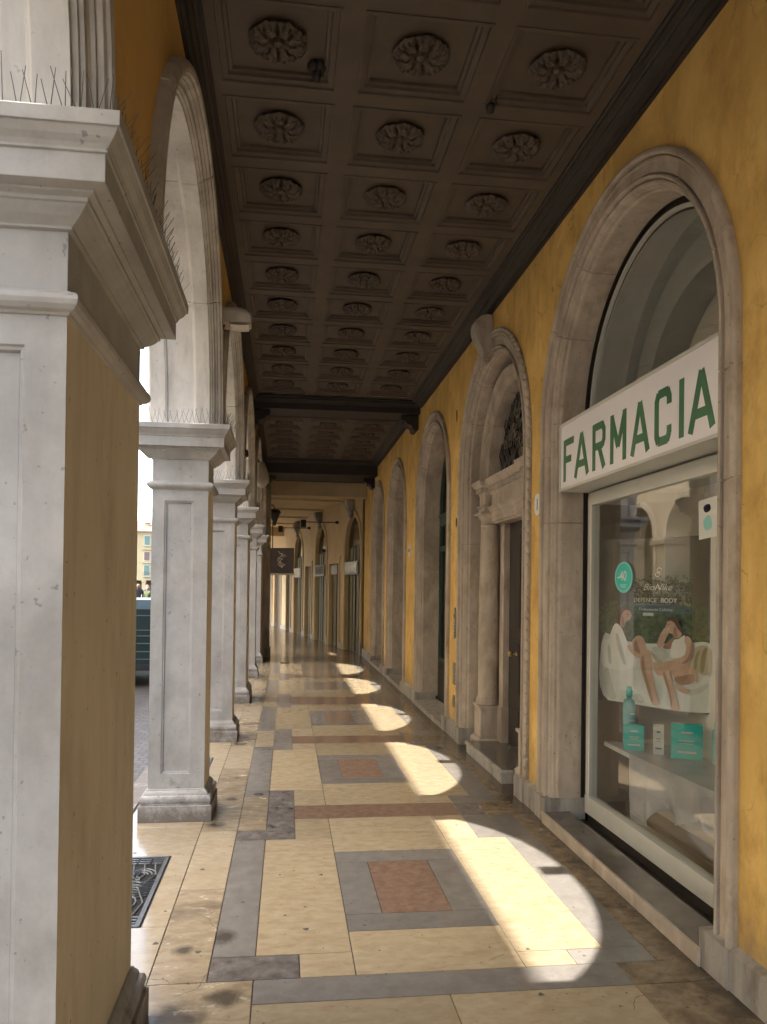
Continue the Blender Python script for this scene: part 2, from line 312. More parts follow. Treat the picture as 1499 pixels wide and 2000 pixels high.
    def build(s, name, parent=None, loc=None):
        me = bpy.data.meshes.new(name); me.from_pydata(s.v, [], s.f); 
        for k in s.names: me.materials.append(MT[k])
        me.polygons.foreach_set('material_index', s.m)
        if s.smooth:
            for i in s.smooth: me.polygons[i].use_smooth = True
        me.update()
        bm = bmesh.new(); bm.from_mesh(me); bmesh.ops.recalc_face_normals(bm, faces=bm.faces); bm.to_mesh(me); bm.free()
        o = bpy.data.objects.new(name, me); COL.objects.link(o)
        if parent: o.parent = parent
        if loc: o.location = loc
        return o
def tag(o, label, cat, group=None):
    o['label'] = label; o['category'] = cat
    if group: o['group'] = group
    return o
def thing(name, label, cat, loc=(0, 0, 0), group=None):
    o = bpy.data.objects.new(name, None); COL.objects.link(o); o.location = loc; o.empty_display_size = .2
    return tag(o, label, cat, group)
def smoothpoly(P_, it=2):
    for _ in range(it):
        q = []
        for i in range(len(P_)):
            a, b_ = P_[i], P_[(i + 1) % len(P_)]
            q += [(a[0] * .75 + b_[0] * .25, a[1] * .75 + b_[1] * .25), (a[0] * .25 + b_[0] * .75, a[1] * .25 + b_[1] * .75)]
        P_ = q
    return P_
def struct(o): o['kind'] = 'structure'; return o
def text(name, s, size, k, parent, mw, shear=0, extrude=.0006, align='LEFT', bold=0, sx=1):
    cu = bpy.data.curves.new(name, 'FONT'); cu.body = s; cu.size = size; cu.extrude = extrude; cu.shear = shear; cu.align_x = align; cu.offset = bold
    o = bpy.data.objects.new('tmp_text', cu); COL.objects.link(o)
    dg = bpy.context.evaluated_depsgraph_get(); me = bpy.data.meshes.new_from_object(o.evaluated_get(dg))
    bpy.data.objects.remove(o); me.name = name; me.materials.clear(); me.materials.append(MT[k])
    me.transform(Matrix.Diagonal((sx, 1, 1, 1))); me.transform(mw)
    o = bpy.data.objects.new(name, me); COL.objects.link(o); o.parent = parent
    return o

# ------------------------------------------------------------------ ground
g = MB()
g.poly([(-400, -200, -.12), (400, -200, -.12), (400, 600, -.12), (-400, 600, -.12)], 'cobble')
struct(g.build('street_paving'))

# ------------------------------------------------------------------ portico floor of inlaid marble slabs
fl = MB()
def slab(x0, y0, x1, y1, k, g_=.0021):
    if x1 - x0 < .01 or y1 - y0 < .01: return
    x0 += g_; y0 += g_; x1 -= g_; y1 -= g_
    b = .0012
    i = len(fl.v)
    fl.v += [(x0, y0, -.012), (x1, y0, -.012), (x1, y1, -.012), (x0, y1, -.012), (x0, y0, -b), (x1, y0, -b), (x1, y1, -b), (x0, y1, -b),
             (x0 + b, y0 + b, 0), (x1 - b, y0 + b, 0), (x1 - b, y1 - b, 0), (x0 + b, y1 - b, 0)]
    for f in ((0, 1, 5, 4), (1, 2, 6, 5), (2, 3, 7, 6), (3, 0, 4, 7), (4, 5, 9, 8), (5, 6, 10, 9), (6, 7, 11, 10), (7, 4, 8, 11), (8, 9, 10, 11)):
        fl.f.append(tuple(i + j for j in f)); fl.m.append(fl.mi(k))
XL, XA, XB, XC, XD, XE, XF, XG, XH, XW = -1.06, -.545, -.305, -.115, .075, .31, 1.043, 1.45, 1.64, 2.08
def bay(y0, y1, c, s0, s1, h0, h1):
    # y0..y1 field, c ring centre, s0..s1 the grey side strip, h0..h1 the blocks' reach at the right hand side
    slab(XB, s0, XC, s1, 'grey')
    slab(XC, s0, XE, s1, 'cream'); 
    slab(XD, y0, XE, s0, 'cream'); slab(XD, s1, XE, y1, 'cream')
    hr, w = (.555, .19) if y1 - y0 > 2.2 else (.535, .185)
    slab(XE, y0, XF, c - hr, 'cream'); slab(XE, c + hr, XF, y1, 'cream')
    slab(XE, c - hr, XF, c - hr + w, 'grey'); slab(XE, c + hr - w, XF, c + hr, 'grey')
    slab(XE, c - hr + w, XE + .185, c + hr - w, 'grey'); slab(XF - .19, c - hr + w, XF, c + hr - w, 'grey')
    slab(XE + .185, c - hr + w, XF - .19, c + hr - w, 'pink')
    slab(XF, y0, 1.275, h0, 'cream'); slab(XF, h0, XG, h1, 'cream'); slab(XF, h1, 1.268, y1, 'cream')
    slab(1.275, y0, XH, h0, 'grey'); slab(XG, h0, XH, h1, 'grey'); slab(1.268, h1, XH, y1, 'grey')
    slab(XH, y0, XW, (y0 + y1) / 2 + .1, 'cream_wall'); slab(XH, (y0 + y1) / 2 + .1, XW, y1, 'cream_wall')
def side(y0, y1):                                  # outer cream strips under and beside the pillars
    n = max(2, round((y1 - y0) / .95)); 
    for i in range(n):
        a, b = y0 + (y1 - y0) * i / n, y0 + (y1 - y0) * (i + 1) / n
        slab(XA, a, XB, b, 'cream_dirty' if i % 3 != 1 else 'cream')
def outer(y0, y1, gy0, gy1):
    slab(XL, y0, XA, gy0, 'cream'); slab(-.665, gy0, XA, gy1, 'cream'); slab(XL, gy0, -.93, gy1, 'cream'); slab(XL, gy1, XA, y1, 'cream')
def junction(b0, b1, p0, p1, k, wide=False):
    # b0..b1 coloured band; p0..p1 cream slab beside the pillar; dark block
    slab(XD if not wide else XC, b0, 1.265 if not wide else XG, b1, k)
    if not wide: slab(1.265, b0, XG, b1, 'darkgrey')
    slab(XG, b0, XW, b1, 'cream_wall')
# bays
bay(3.25, 5.475, 4.22, 3.46, 5.04, 3.39, 4.97)
bay(5.81, 8.115, 6.99, 6.255, 7.805, 6.0, 7.95)
bay(8.52, 10.8, 9.72, 8.95, 10.56, 8.7, 10.6)
bay(11.55, 14.0, 12.9, 11.9, 13.7, 11.75, 13.8)
bay(14.45, 16.9, 15.75, 14.7, 16.6, 14.6, 16.7)
junction(3.06, 3.25, 0, 0, 'grey', True)
junction(5.475, 5.81, 0, 0, 'pink'); junction(8.115, 8.52, 0, 0, 'pink'); junction(10.8, 11.55, 0, 0, 'pink'); junction(14.0, 14.45, 0, 0, 'pink')
# L shaped grey blocks left of the bands
slab(XB, 3.25, XD, 3.46, 'darkgrey')
slab(XB, 5.04, XD, 5.24, 'darkgrey'); slab(XC, 5.24, XD, 6.255, 'darkgrey')
slab(XB, 5.24, XC, 6.085, 'cream_dirty'); slab(XB, 6.085, XC, 6.255, 'grey')
slab(XC, 7.805, XD, 8.95, 'grey'); slab(XB, 7.805, XC, 7.985, 'grey'); slab(XB, 7.985, XC, 8.85, 'cream'); slab(XB, 8.85, XC, 8.95, 'grey')
slab(XC, 10.56, XD, 11.9, 'grey'); slab(XB, 10.66, XC, 11.8, 'cream'); slab(XB, 10.56, XC, 10.66, 'grey'); slab(XB, 11.8, XC, 11.9, 'grey')
slab(XC, 13.7, XD, 14.7, 'grey'); slab(XB, 13.7, XC, 14.7, 'cream')
side(3.25, 5.24); side(6.085, 7.985); side(8.85, 10.66); side(11.8, 13.7); side(14.7, 16.6)
for a, b in ((5.24, 6.085), (7.985, 8.85), (10.66, 11.8), (13.7, 14.7)): slab(XA, a, XB, b, 'cream_dirty')
outer(3.0, 5.35, 3.80, 4.79); outer(5.35, 8.2, 6.55, 7.5); outer(8.2, 11.0, 9.3, 10.25)
slab(XL, 11.0, XA, 14.0, 'cream'); slab(XL, 14.0, XA, 17.2, 'cream')
# near edge
slab(XL, 2.2, XA, 3.0, 'cream'); slab(XA, 2.55, XC, 3.25, 'cream_dirty'); slab(XC, 2.4, .67, 3.06, 'cream'); slab(.67, 2.4, XG, 3.06, 'cream')
slab(XG, 2.6, XW, 3.06, 'cream_wall'); slab(XG, 3.06, XW, 3.2, 'cream_dirty') if False else None
slab(XL, 1.2, XA, 2.2, 'cream'); slab(XA, 1.2, XC, 2.55, 'cream'); slab(XC, 1.2, XG, 2.4, 'cream'); slab(XG, 1.2, XW, 2.6, 'cream')
for i in range(-8, 1):
    for a, b in ((XL, XA), (XA, .67), (.67, XG), (XG, XW)): slab(a, i * 1.2, b, (i + 1) * 1.2, 'cream')
# far end, beyond the last pillar
y = 16.9; i = 0
while y < 44:
    kk = ('cream', 'pink', 'cream', 'cream', 'grey')[i % 5]; d = (1.35, .5, 1.3, .9, .35)[i % 5]
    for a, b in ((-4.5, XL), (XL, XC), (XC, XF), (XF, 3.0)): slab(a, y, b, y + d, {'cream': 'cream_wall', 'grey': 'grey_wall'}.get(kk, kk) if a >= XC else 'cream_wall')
    y += d; i += 1
slab(XB, 16.6, XC, 16.9, 'grey'); slab(XA, 16.6, XB, 16.9, 'cream'); slab(XC, 16.6, XE, 16.9, 'cream') if False else None
struct(fl.build('portico_floor'))
gm = MB(); random.seed(21)
for _ in range(150):
    x, y, r = random.uniform(-.9, 1.8), 2.4 + random.random() ** 1.6 * 12, random.choice((.004, .006, .008, .012)) * random.uniform(.8, 1.3)
    ph = random.random() * 6; gm.poly([(x + r * (1 + .25 * math.sin(3 * a + ph)) * math.cos(a), y + r * (1 + .25 * math.sin(3 * a + ph)) * math.sin(a), .0006) for a in [k * math.pi / 5 for k in range(10)]], 'joint')
for (x, y, a, L) in ((-.42, 3.15, .5, .30), (-.30, 3.75, 2.2, .18), (-.45, 3.25, 1.9, .14), (.9, 3.32, .3, .1), (1.55, 3.1, .8, .25), (-.5, 5.4, .2, .28), (1.35, 5.5, 2.6, .2), (1.5, 2.95, 2.2, .2)):
    p = Vector((x, y, .0007)); pts = [p.copy()]
    for _ in range(int(L / .02)): a += random.uniform(-.5, .5); p = p + Vector((math.cos(a), math.sin(a), 0)) * .02; pts.append(p.copy())
    for q0_, q1_ in zip(pts, pts[1:]): 
        n_ = (q1_ - q0_).cross(Vector((0, 0, 1))).normalized() * random.uniform(.0008, .002); gm.poly([q0_ + n_, q1_ + n_, q1_ - n_, q0_ - n_], 'joint')
fs = gm.build('floor_spots'); fs['kind'] = 'structure'
b = MB(); b.box(-1.075, -10, -.2, 2.15, 16.9, -.008, 'joint'); b.box(-4.6, 16.9, -.2, 3.2, 45, -.008, 'joint')
struct(b.build('floor_bed'))
b = MB()
y = -9.6
while y < 16.8:
    b.box(-1.13 - .09, y, -.2, -1.077, y + 1.19, .0, 'stone'); y += 1.2
struct(b.build('kerb'))

# iron grates let into the floor
def grate(y0, y1, label):
    t = thing('drain_grate', label, 'drain grate', (-.8, (y0 + y1) / 2, 0), 'cast iron drain grates in the floor')
    cx, cy = -.8, (y0 + y1) / 2
    m = MB(); w = .125; hgt = (y1 - y0) / 2 - .008
    for a in ((-w, -hgt, w, -hgt + .022), (-w, hgt - .022, w, hgt), (-w, -hgt + .022, -w + .022, hgt - .022), (w - .022, -hgt + .022, w, hgt - .022)):
        m.box(a[0], a[1], -.02, a[2], a[3], .003, 'iron')
    m.build('frame', t)
    m = MB()
    for sgn in (1, -1):
        for j in range(3):
            yy = sgn * (hgt - .045 - j * .034); 
            for (p, q) in ((-.1, -.045), (-.035, .03), (.04, .1)): m.box(p, yy - .007, -.018, q, yy + .007, .0015, 'iron')
    for sgn in (1, -1):
        for R_ in (.03, .052, .074):
            pts = [(.02 * sgn + R_ * math.cos(t_), sgn * .19 + R_ * math.sin(t_) * 1.3, -.003) for t_ in [k * math.pi / 10 * 1.5 + (0 if sgn > 0 else math.pi) for k in range(11)]]
            m.tube(pts, .0065, 'iron', 5)
    for q in range(7):
        yy = -.105 + q * .035
        m.tube([(-.1, yy + .03, -.003), (-.03, yy + .012 * math.sin(q), -.003), (.03, yy - .02, -.003), (.1, yy + .01, -.003)], .006, 'iron', 5)
    for xx in (-.06, 0, .06):
        m.tube([(xx, -hgt + .1, -.004), (xx + .03, -hgt * .4, -.004), (xx - .03, 0, -.004), (xx + .03, hgt * .4, -.004), (xx, hgt - .1, -.004)], .006, 'iron', 5)
    m.build('scrollwork', t)
    m = MB(); m.poly([(-w, -hgt, -.0075), (w, -hgt, -.0075), (w, hgt, -.0075), (-w, hgt, -.0075)], 'pit'); m.build('drain_hole', t)
grate(3.80, 4.79, 'scrolled cast iron drain grate in the floor behind the nearest big pillar')
grate(6.55, 7.5, 'dark iron drain grate showing as a sliver right of the second pillar')

# ------------------------------------------------------------------ left arcade
XS0, XS1 = -.934, -.553
PIL = [(-3.2, -2.84), (-.55, -.19), (2.01, 2.965), (5.52, 5.88), (8.28, 8.64), (11.01, 11.72), (14.08, 14.44), (16.75, 18.1)]
ZS = 2.77
names_p = [None, None,
    'nearest pale marble pillar, very broad, filling the left edge of the picture',
    'second marble pillar from the camera, whole front panel in view between big pillar and corridor',
    'third marble pillar, just right of and behind the second one',
    'fourth marble pillar from the camera, behind the third one',
    'fifth marble pillar, narrow with only capital, edge and base showing',
    'farthest marble pillar, last of the row beside the dark corner pier']
def panel_face(m, y, x0, x1, z0, z1, px0, px1, pz0, pz1, sgn, k):
    ring = lambda o, yy: [(px0 + o, yy, pz0 + o), (px1 - o, yy, pz0 + o), (px1 - o, yy, pz1 - o), (px0 + o, yy, pz1 - o)]
    out = [(x0, y, z0), (x1, y, z0), (x1, y, z1), (x0, y, z1)]
    rows = [out, ring(0, y), ring(.003, y + sgn * .007), ring(.012, y + sgn * .008), ring(.016, y + sgn * .020)]
    m.grid(rows, k, closed=True)
    m.poly(rows[-1], k)
def pillar(y0, y1, label, grp):
    t = thing('marble_pillar', label, 'pillar', ((XS0 + XS1) / 2, (y0 + y1) / 2, 0), grp) if label else None
    cx, cy = (XS0 + XS1) / 2, (y0 + y1) / 2
    x0, x1, ya, yb = XS0 - cx, XS1 - cx, y0 - cy, y1 - cy
    par = t
    if not t:
        t = par = thing('marble_pillar', 'marble pillar behind the camera', 'pillar', (cx, cy, 0), grp)
    m = MB(); m.rect_sweep([(.055, 0), (.057, .002), (.057, .108), (.052, .112)], x0, ya, x1, yb, 'stone'); m.build('plinth', par)
    m = MB(); pr = [(.046, .112), (.048, .118), (.040, .122), (.046, .130), (.049, .143), (.048, .158), (.041, .170), (.028, .176), (.024, .190), (.015, .203), (.010, .207), (.010, .213), (.002, .216)]
    m.rect_sweep(pr, x0, ya, x1, yb, 'stone'); m.build('base', par)
    m = MB()
    zt = 2.29
    px0, px1 = x0 + .084, x1 - .10
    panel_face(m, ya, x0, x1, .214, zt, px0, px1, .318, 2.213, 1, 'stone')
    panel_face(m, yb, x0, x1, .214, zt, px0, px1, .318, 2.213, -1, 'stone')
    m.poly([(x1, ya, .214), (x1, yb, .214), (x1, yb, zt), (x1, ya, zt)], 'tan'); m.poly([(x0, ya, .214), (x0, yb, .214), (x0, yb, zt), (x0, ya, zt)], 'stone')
    m.build('shaft', par)
    m = MB()
    m.rect_sweep([(0, 2.288), (.006, 2.290), (.010, 2.296), (.022, 2.300), (.031, 2.310), (.035, 2.322), (.033, 2.333), (.026, 2.340), (.014, 2.344), (.006, 2.350), (0, 2.351), (0, 2.50),
                  (.012, 2.502), (.012, 2.508), (.020, 2.514), (.036, 2.526), (.050, 2.540), (.056, 2.548), (.062, 2.550), (.062, 2.560), (.078, 2.566), (.078, 2.572), (.112, 2.576), (.112, 2.642), (.118, 2.644), (.118, 2.650), (.124, 2.660), (.136, 2.672), (.143, 2.684), (.146, 2.690), (.152, 2.691), (.153, 2.724), (.150, 2.727), (.02, 2.732)],
                 x0, ya, x1, yb, 'stone')
    m.build('capital', par)
    return t
gp = 'marble pillars of the arcade'
for (a, b_), lab in zip(PIL, names_p):
    if lab: pillar(a, b_, lab, gp)
for (a, b_), w_ in zip(PIL[:2], ('second marble pillar behind the camera', 'first marble pillar behind the camera')): pillar(a, b_, w_, gp)

# wall above the pillars: yellow corridor face, stone street face, arches
aw = thing('arcade_wall', 'ochre plastered wall over the row of pale marble arches on the street side', 'wall', (0, 0, 0))
holes = []
for (a0, a1), (c0, c1) in zip(PIL, PIL[1:]):
    holes.append(((a1 + c0) / 2, (c0 - a1) / 2))
YEND = 18.1
m = MB(); m.wall(-.52, PIL[0][0], YEND, 2.727, 4.5, [(c, r + .11, ZS, 2.727) for c, r in holes], 'yellow_dk')
m.build('corridor_plaster', aw)
m = MB(); m.wall(-.955, PIL[0][0], YEND, 2.727, 4.5, [(c, r + .02, ZS, 2.727) for c, r in holes], 'facade'); m.build('street_face', aw)
for i, (c, r) in enumerate(holes):
    m = MB()
    pr = [(r + .12, -.955), (r + .12, -.975), (r + .03, -.975), (r, -.955), (r, -.855), (r + .004, -.850), (r + .006, -.842), (r + .016, -.838), (r + .016, -.662), (r + .006, -.658), (r + .004, -.650), (r, -.645), (r, -.553)]
    m.arch(pr, c, ZS, 2.728, 'stone_lit', n=44, joints=((ZS + .0 - .02,),) + (.62, 1.25, 1.9, 2.5)); m.build('intrados', aw)
    m = MB()
    pr = [(r, -.553), (r + .014, -.5525), (r + .014, -.536), (r + .022, -.534), (r + .024, -.522), (r + .040, -.520), (r + .046, -.514), (r + .050, -.500), (r + .050, -.512), (r + .054, -.512), (r + .055, -.498), (r + .058, -.484), (r + .070, -.478), (r + .074, -.468), (r + .092, -.463), (r + .112, -.466), (r + .124, -.476), (r + .130, -.492), (r + .131, -.522)]
    m.arch(pr, c, ZS, 2.728, 'stone_warm', n=44, joints=(.62, 1.25, 1.9, 2.5)); m.build('archivolt', aw)
for c, r in holes:
    m = MB(); m.box(-1.06, c + .04, ZS + r - .075, -.94, c + .17, ZS + r + .2, 'stone'); m.box(-1.075, c + .03, ZS + r + .2, -.94, c + .18, ZS + r + .24, 'stone'); m.build('keystone', aw)
m = MB()
for a0, a1 in PIL:
    if a1 - a0 > .4:
        m.poly([(-.955, a0, 2.727), (-.955, a1, 2.727), (-.52, a1, 2.727), (-.52, a0, 2.727)], 'facade')
m.build('pier_core', aw)
# dark end pier where the arcade stops
m = MB(); m.box(-1.15, 18.12, 0, -.40, 18.75, 4.4, 'plinth'); m.box(-1.18, 18.09, 0, -.37, 18.78, .2, 'plinth')
tag(m.build('corner_pier'), 'dark narrow corner pier at the far end of the arcade', 'pier')

# ------------------------------------------------------------------ bird spikes on the capitals
def spikes(y0, y1, label):
    t = thing('bird_spikes', label, 'bird spikes', ((XS0 + XS1) / 2, (y0 + y1) / 2, 2.73), 'wire bird spikes on the pillar capitals')
    cx, cy = (XS0 + XS1) / 2, (y0 + y1) / 2
    m = MB(); w = MB()
    xr, xl, ya, yb = XS1 + .115 - cx, XS0 - .06 - cx, y0 - .10 - cy, y1 + .10 - cy
    def strip(p, q, out):
        L = (Vector(q) - Vector(p)).length; n = int(L / .033); d = (Vector(q) - Vector(p)).normalized()
        p = Vector(p); q = Vector(q); s_ = d.cross(Vector((0, 0, 1))) * .008
        m.grid([[p + s_, p - s_], [q + s_, q - s_]], 'lamp')
        for i in range(n + 1):
            b0 = p + (q - p) * (i / max(n, 1)); b0.z = .001
            for sg in (1, -1):
                tp = b0 + Vector(out) * random.uniform(.02, .055) * (1 if sg > 0 else .35) + d * sg * random.uniform(.012, .04) + Vector((0, 0, random.uniform(.075, .11)))
                a = d * .0013; c_ = Vector(out) * .0013
                w.grid([[b0 + a, b0 + c_, b0 - a, b0 - c_], [tp + a * .7, tp + c_ * .7, tp - a * .7, tp - c_ * .7]], 'iron', closed=True)
    strip((xr, ya, .004), (xr, yb, .004), (1, 0, 0))
    strip((xl, ya, .004), (xr - .03, ya, .004), (0, -1, 0))
    if y1 > 2.9: strip((xl, yb, .004), (xr - .03, yb, .004), (0, 1, 0))
    m.build('base_strip', t); w.build('wires', t)
spikes(*PIL[2], 'long row of thin wire bird spikes on the capital of the nearest big pillar')
spikes(*PIL[3], 'wire bird spikes standing on the capital of the second pillar')
spikes(*PIL[4], 'small wire bird spikes on the capital of the third pillar')
spikes(*PIL[5], 'faint wire bird spikes on the capital of the fourth pillar')

# ------------------------------------------------------------------ coffered ceiling
ce = thing('coffered_ceiling', 'dark brown coffered ceiling with rows of carved rosettes and a moulded cornice', 'ceiling', (0, 0, 4.28))
CXS = [-.08, .632, 1.345]; HC = .305; ZC = 0.0
CPR = [(0, 0), (0, -.006), (.014, -.006), (.016, .006), (.024, .006), (.046, .010), (.049, .026), (.054, .028), (.068, .028), (.070, .044)]
m = MB()
def ceil_section(y0, y1, rows):
    y = y0
    for c in rows:
        m.poly([(-.42, y, 0), (1.70, y, 0), (1.70, c - HC, 0), (-.42, c - HC, 0)], 'ceil')
        x = -.42
        for cx in CXS:
            m.poly([(x, c - HC, 0), (cx - HC, c - HC, 0), (cx - HC, c + HC, 0), (x, c + HC, 0)], 'ceil')
            rws = [[(cx - HC + d, c - HC + d, z), (cx + HC - d, c - HC + d, z), (cx + HC - d, c + HC - d, z), (cx - HC + d, c + HC - d, z)] for d, z in CPR]
            m.grid(rws, 'ceil', closed=True); m.poly(rws[-1], 'ceil')
            x = cx + HC
        m.poly([(x, c - HC, 0), (1.70, c - HC, 0), (1.70, c + HC, 0), (x, c + HC, 0)], 'ceil')
        y = c + HC
    m.poly([(-.42, y, 0), (1.70, y, 0), (1.70, y1, 0), (-.42, y1, 0)], 'ceil')
ROW1 = [3.83 + .717 * k for k in range(-10, 10)]; ROW2 = [12.02 + .717 * k for k in range(6)]
ceil_section(-4, 10.72, ROW1); ceil_section(11.5, 16.0, ROW2)
m.build('coffers', ce)
m = MB()
PRR = [(1.70, 0), (1.70, -.014), (1.714, -.020), (1.718, -.034), (1.742, -.040), (1.752, -.048), (1.752, -.056), (1.775, -.064), (1.792, -.082), (1.796, -.092), (1.826, -.096), (1.828, -.112), (1.852, -.114)]
PLL = [(-.42, 0), (-.42, -.014), (-.432, -.020), (-.436, -.034), (-.452, -.042), (-.460, -.052), (-.460, -.060), (-.476, -.072), (-.486, -.090), (-.504, -.094), (-.506, -.110), (-.522, -.114)]
for y0, y1 in ((-4, 10.72), (11.5, 16.0)):
    for P_ in (PRR, PLL): m.grid([[(x, y0, z) for x, z in P_], [(x, y1, z) for x, z in P_]], 'ceil_dk')
m.build('cornice', ce)
# cross beams with moulded faces
def beam(y0, y1, drop, name):
    m = MB()
    pr = [(y0 - .10, 0), (y0 - .10, -.02), (y0 - .07, -.03), (y0 - .07, -.045), (y0 - .02, -.07), (y0, -.09), (y0, -drop), (y0 + .03, -drop), (y0 + .035, -drop + .012), (y1 - .035, -drop + .012), (y1 - .03, -drop), (y1, -drop), (y1, -.09), (y1 + .02, -.07), (y1 + .07, -.045), (y1 + .07, -.03), (y1 + .10, -.02), (y1 + .10, 0)]
    m.grid([[(-.52, y, z) for y, z in pr], [(1.85, y, z) for y, z in pr]], 'ceil_dk')
    m.build(name, ce)
beam(10.86, 11.42, .17, 'cross_beam'); beam(16.1, 17.35, .30, 'cross_beam')
m = MB(); m.poly([(-.55, 17.3, 0), (1.87, 17.3, 0), (1.87, 18.6, 0), (-.55, 18.6, 0)], 'ceil_dk'); m.build('soffit', ce)
# scroll brackets under the beams
def scroll(name, parent, w, pts, tfm, k, thick=.02):
    m = MB(); rows = []
    for s_ in (-w / 2, w / 2): rows.append([tfm(s_, a, b_) for a, b_ in pts])
    n = len(pts)
    i = len(m.v); m.v += rows[0] + rows[1]
    for j in range(n): m.f.append((i + j, i + (j + 1) % n, i + n + (j + 1) % n, i + n + j)); m.m.append(m.mi(k))
    m.f.append(tuple(i + j for j in range(n))); m.m.append(m.mi(k)); m.f.append(tuple(i + n + j for j in reversed(range(n)))); m.m.append(m.mi(k))
    return m.build(name, parent)
BR = [(0, 0), (.24, 0), (.255, -.03), (.245, -.065), (.215, -.08), (.19, -.07), (.185, -.095), (.16, -.12), (.12, -.13), (.09, -.15), (.085, -.19), (.055, -.215), (.02, -.21), (0, -.19)]
for yb in (11.14, 16.7):
    dz = -.17 if yb < 12 else -.30
    scroll('scroll_bracket', ce, .30, BR, lambda s_, a, z, yb=yb, dz=dz: (1.85 - a, yb + s_, z + dz), 'ceil_dk')
    scroll('scroll_bracket', ce, .30, BR, lambda s_, a, z, yb=yb, dz=dz: (-.52 + a, yb + s_, z + dz), 'ceil_dk')
# carved rosette, one mesh shared by all coffers
def rosette_mesh():
    m = MB(); n = 96; rows = []; NR = 22
    for i in range(NR):
        f = i / (NR - 1); row = []
        for j in range(n):
            a = 2 * math.pi * j / n
            lobe = abs(math.cos(4 * a)); tip = abs(math.cos(12 * a))
            r = .148 * (.93 + .045 * lobe ** .5 + .025 * tip) * f
            if f < .17: z = -.030 - .012 * math.cos(f / .17 * math.pi / 2)
            elif f < .24: z = -.004
            else:
                t_ = (f - .24) / .76
                z = -.020 - .014 * math.sin(t_ * math.pi * .85) - .010 * lobe * math.sin(t_ * math.pi)
                z += .007 * math.sin(t_ * 12 + 2 * lobe) * (.4 + .6 * tip) + .006 * math.cos(16 * a) * t_
                if lobe < .28 and .2 < t_ < .62: z = -.004
                if tip < .3 and t_ > .68 and t_ < .9: z += .014
            row.append((r * math.cos(a), r * math.sin(a), min(z, -.002)))
        rows.append(row)
    rows.append([(x * .995, y * .995, -.020) for x, y, z in rows[-1]])
    rows.append([(x * .88, y * .88, -.0) for x, y, z in rows[-2]])
    m.grid(rows[::-1], 'ceil', closed=True, smooth=False); return m
ros = rosette_mesh().build('rosette', ce)
first = True
for rws in (ROW1, ROW2):
    for c in rws:
        if c < 2.2: continue
        for cx in CXS:
            o = ros if first else ros.copy()
            if not first: COL.objects.link(o)
            first = False; o.parent = ce; o.location = (cx, c, .0435); o.rotation_euler = (0, 0, random.choice((0, .785, .39)) + random.uniform(-.05, .05))
m = MB()
for x, y in ((.115, 3.99), (1.07, 4.12)):
    for a in range(6):
        t_ = a * math.pi / 3
        m.lathe([(.002, .05), (.02, .04), (.024, .018), (.014, 0), (.002, -.006)], x + .026 * math.cos(t_), y + .026 * math.sin(t_), 'ceil_dk', 8)
    m.lathe([(.002, .04), (.022, .03), (.026, -.02), (.018, -.045), (.002, -.05)], x, y, 'ceil_dk', 10)
m.build('small_boss', ce)

# upper storeys: the mass that keeps sun and sky off the ceiling
ub = thing('upper_building', 'upper storeys of the palazzo above the arcade', 'building', (0, 0, 4.4))
m = MB(); m.box(-.954, -10, .12, 9, 18.6, 8.6, 'facade'); m.build('storeys', ub)
m = MB(); m.box(2.62, -10, -4.5, 9, 18.6, .115, 'facade'); m.build('rear_rooms', ub)
m = MB(); m.box(-1.25, -10, 8.605, 9.3, 18.7, 8.8, 'rooftile'); m.build('roof', ub)

# ------------------------------------------------------------------ right wall
rw = thing('palazzo_wall', 'ochre yellow plaster wall with a row of stone framed arches along the right side', 'wall', (1.85, 0, 0))
RA = [(-1.27, 1.237), (1.47, 1.237), (4.217, 1.237), (6.966, 1.227), (9.835, 1.143), (13.10, 1.10), (15.79, 1.08)]
ZR = 2.75
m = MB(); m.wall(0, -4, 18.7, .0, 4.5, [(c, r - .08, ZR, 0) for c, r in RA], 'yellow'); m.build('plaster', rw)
m = MB()
def wallplinth(y0, y1): 
    for o, z0, z1 in ((.04, 0, .158), ):
        m.box(-o, y0, 0, .02, y1, z1, 'plinth'); m.poly([(-o, y0, z1), (-o, y1, z1), (0, y1, z1 + .018), (0, y0, z1 + .018)], 'plinth')
        m.poly([(-o, y0, z1), (0, y0, z1), (0, y0, z1 + .018)], 'plinth'); m.poly([(-o, y1, z1), (0, y1, z1), (0, y1, z1 + .018)], 'plinth')
prev = -4
for c, r in RA:
    wallplinth(prev, c - r + .005 + .16); prev = c + r - .005 - .16
wallplinth(prev, 18.7)
m.build('skirting', rw)

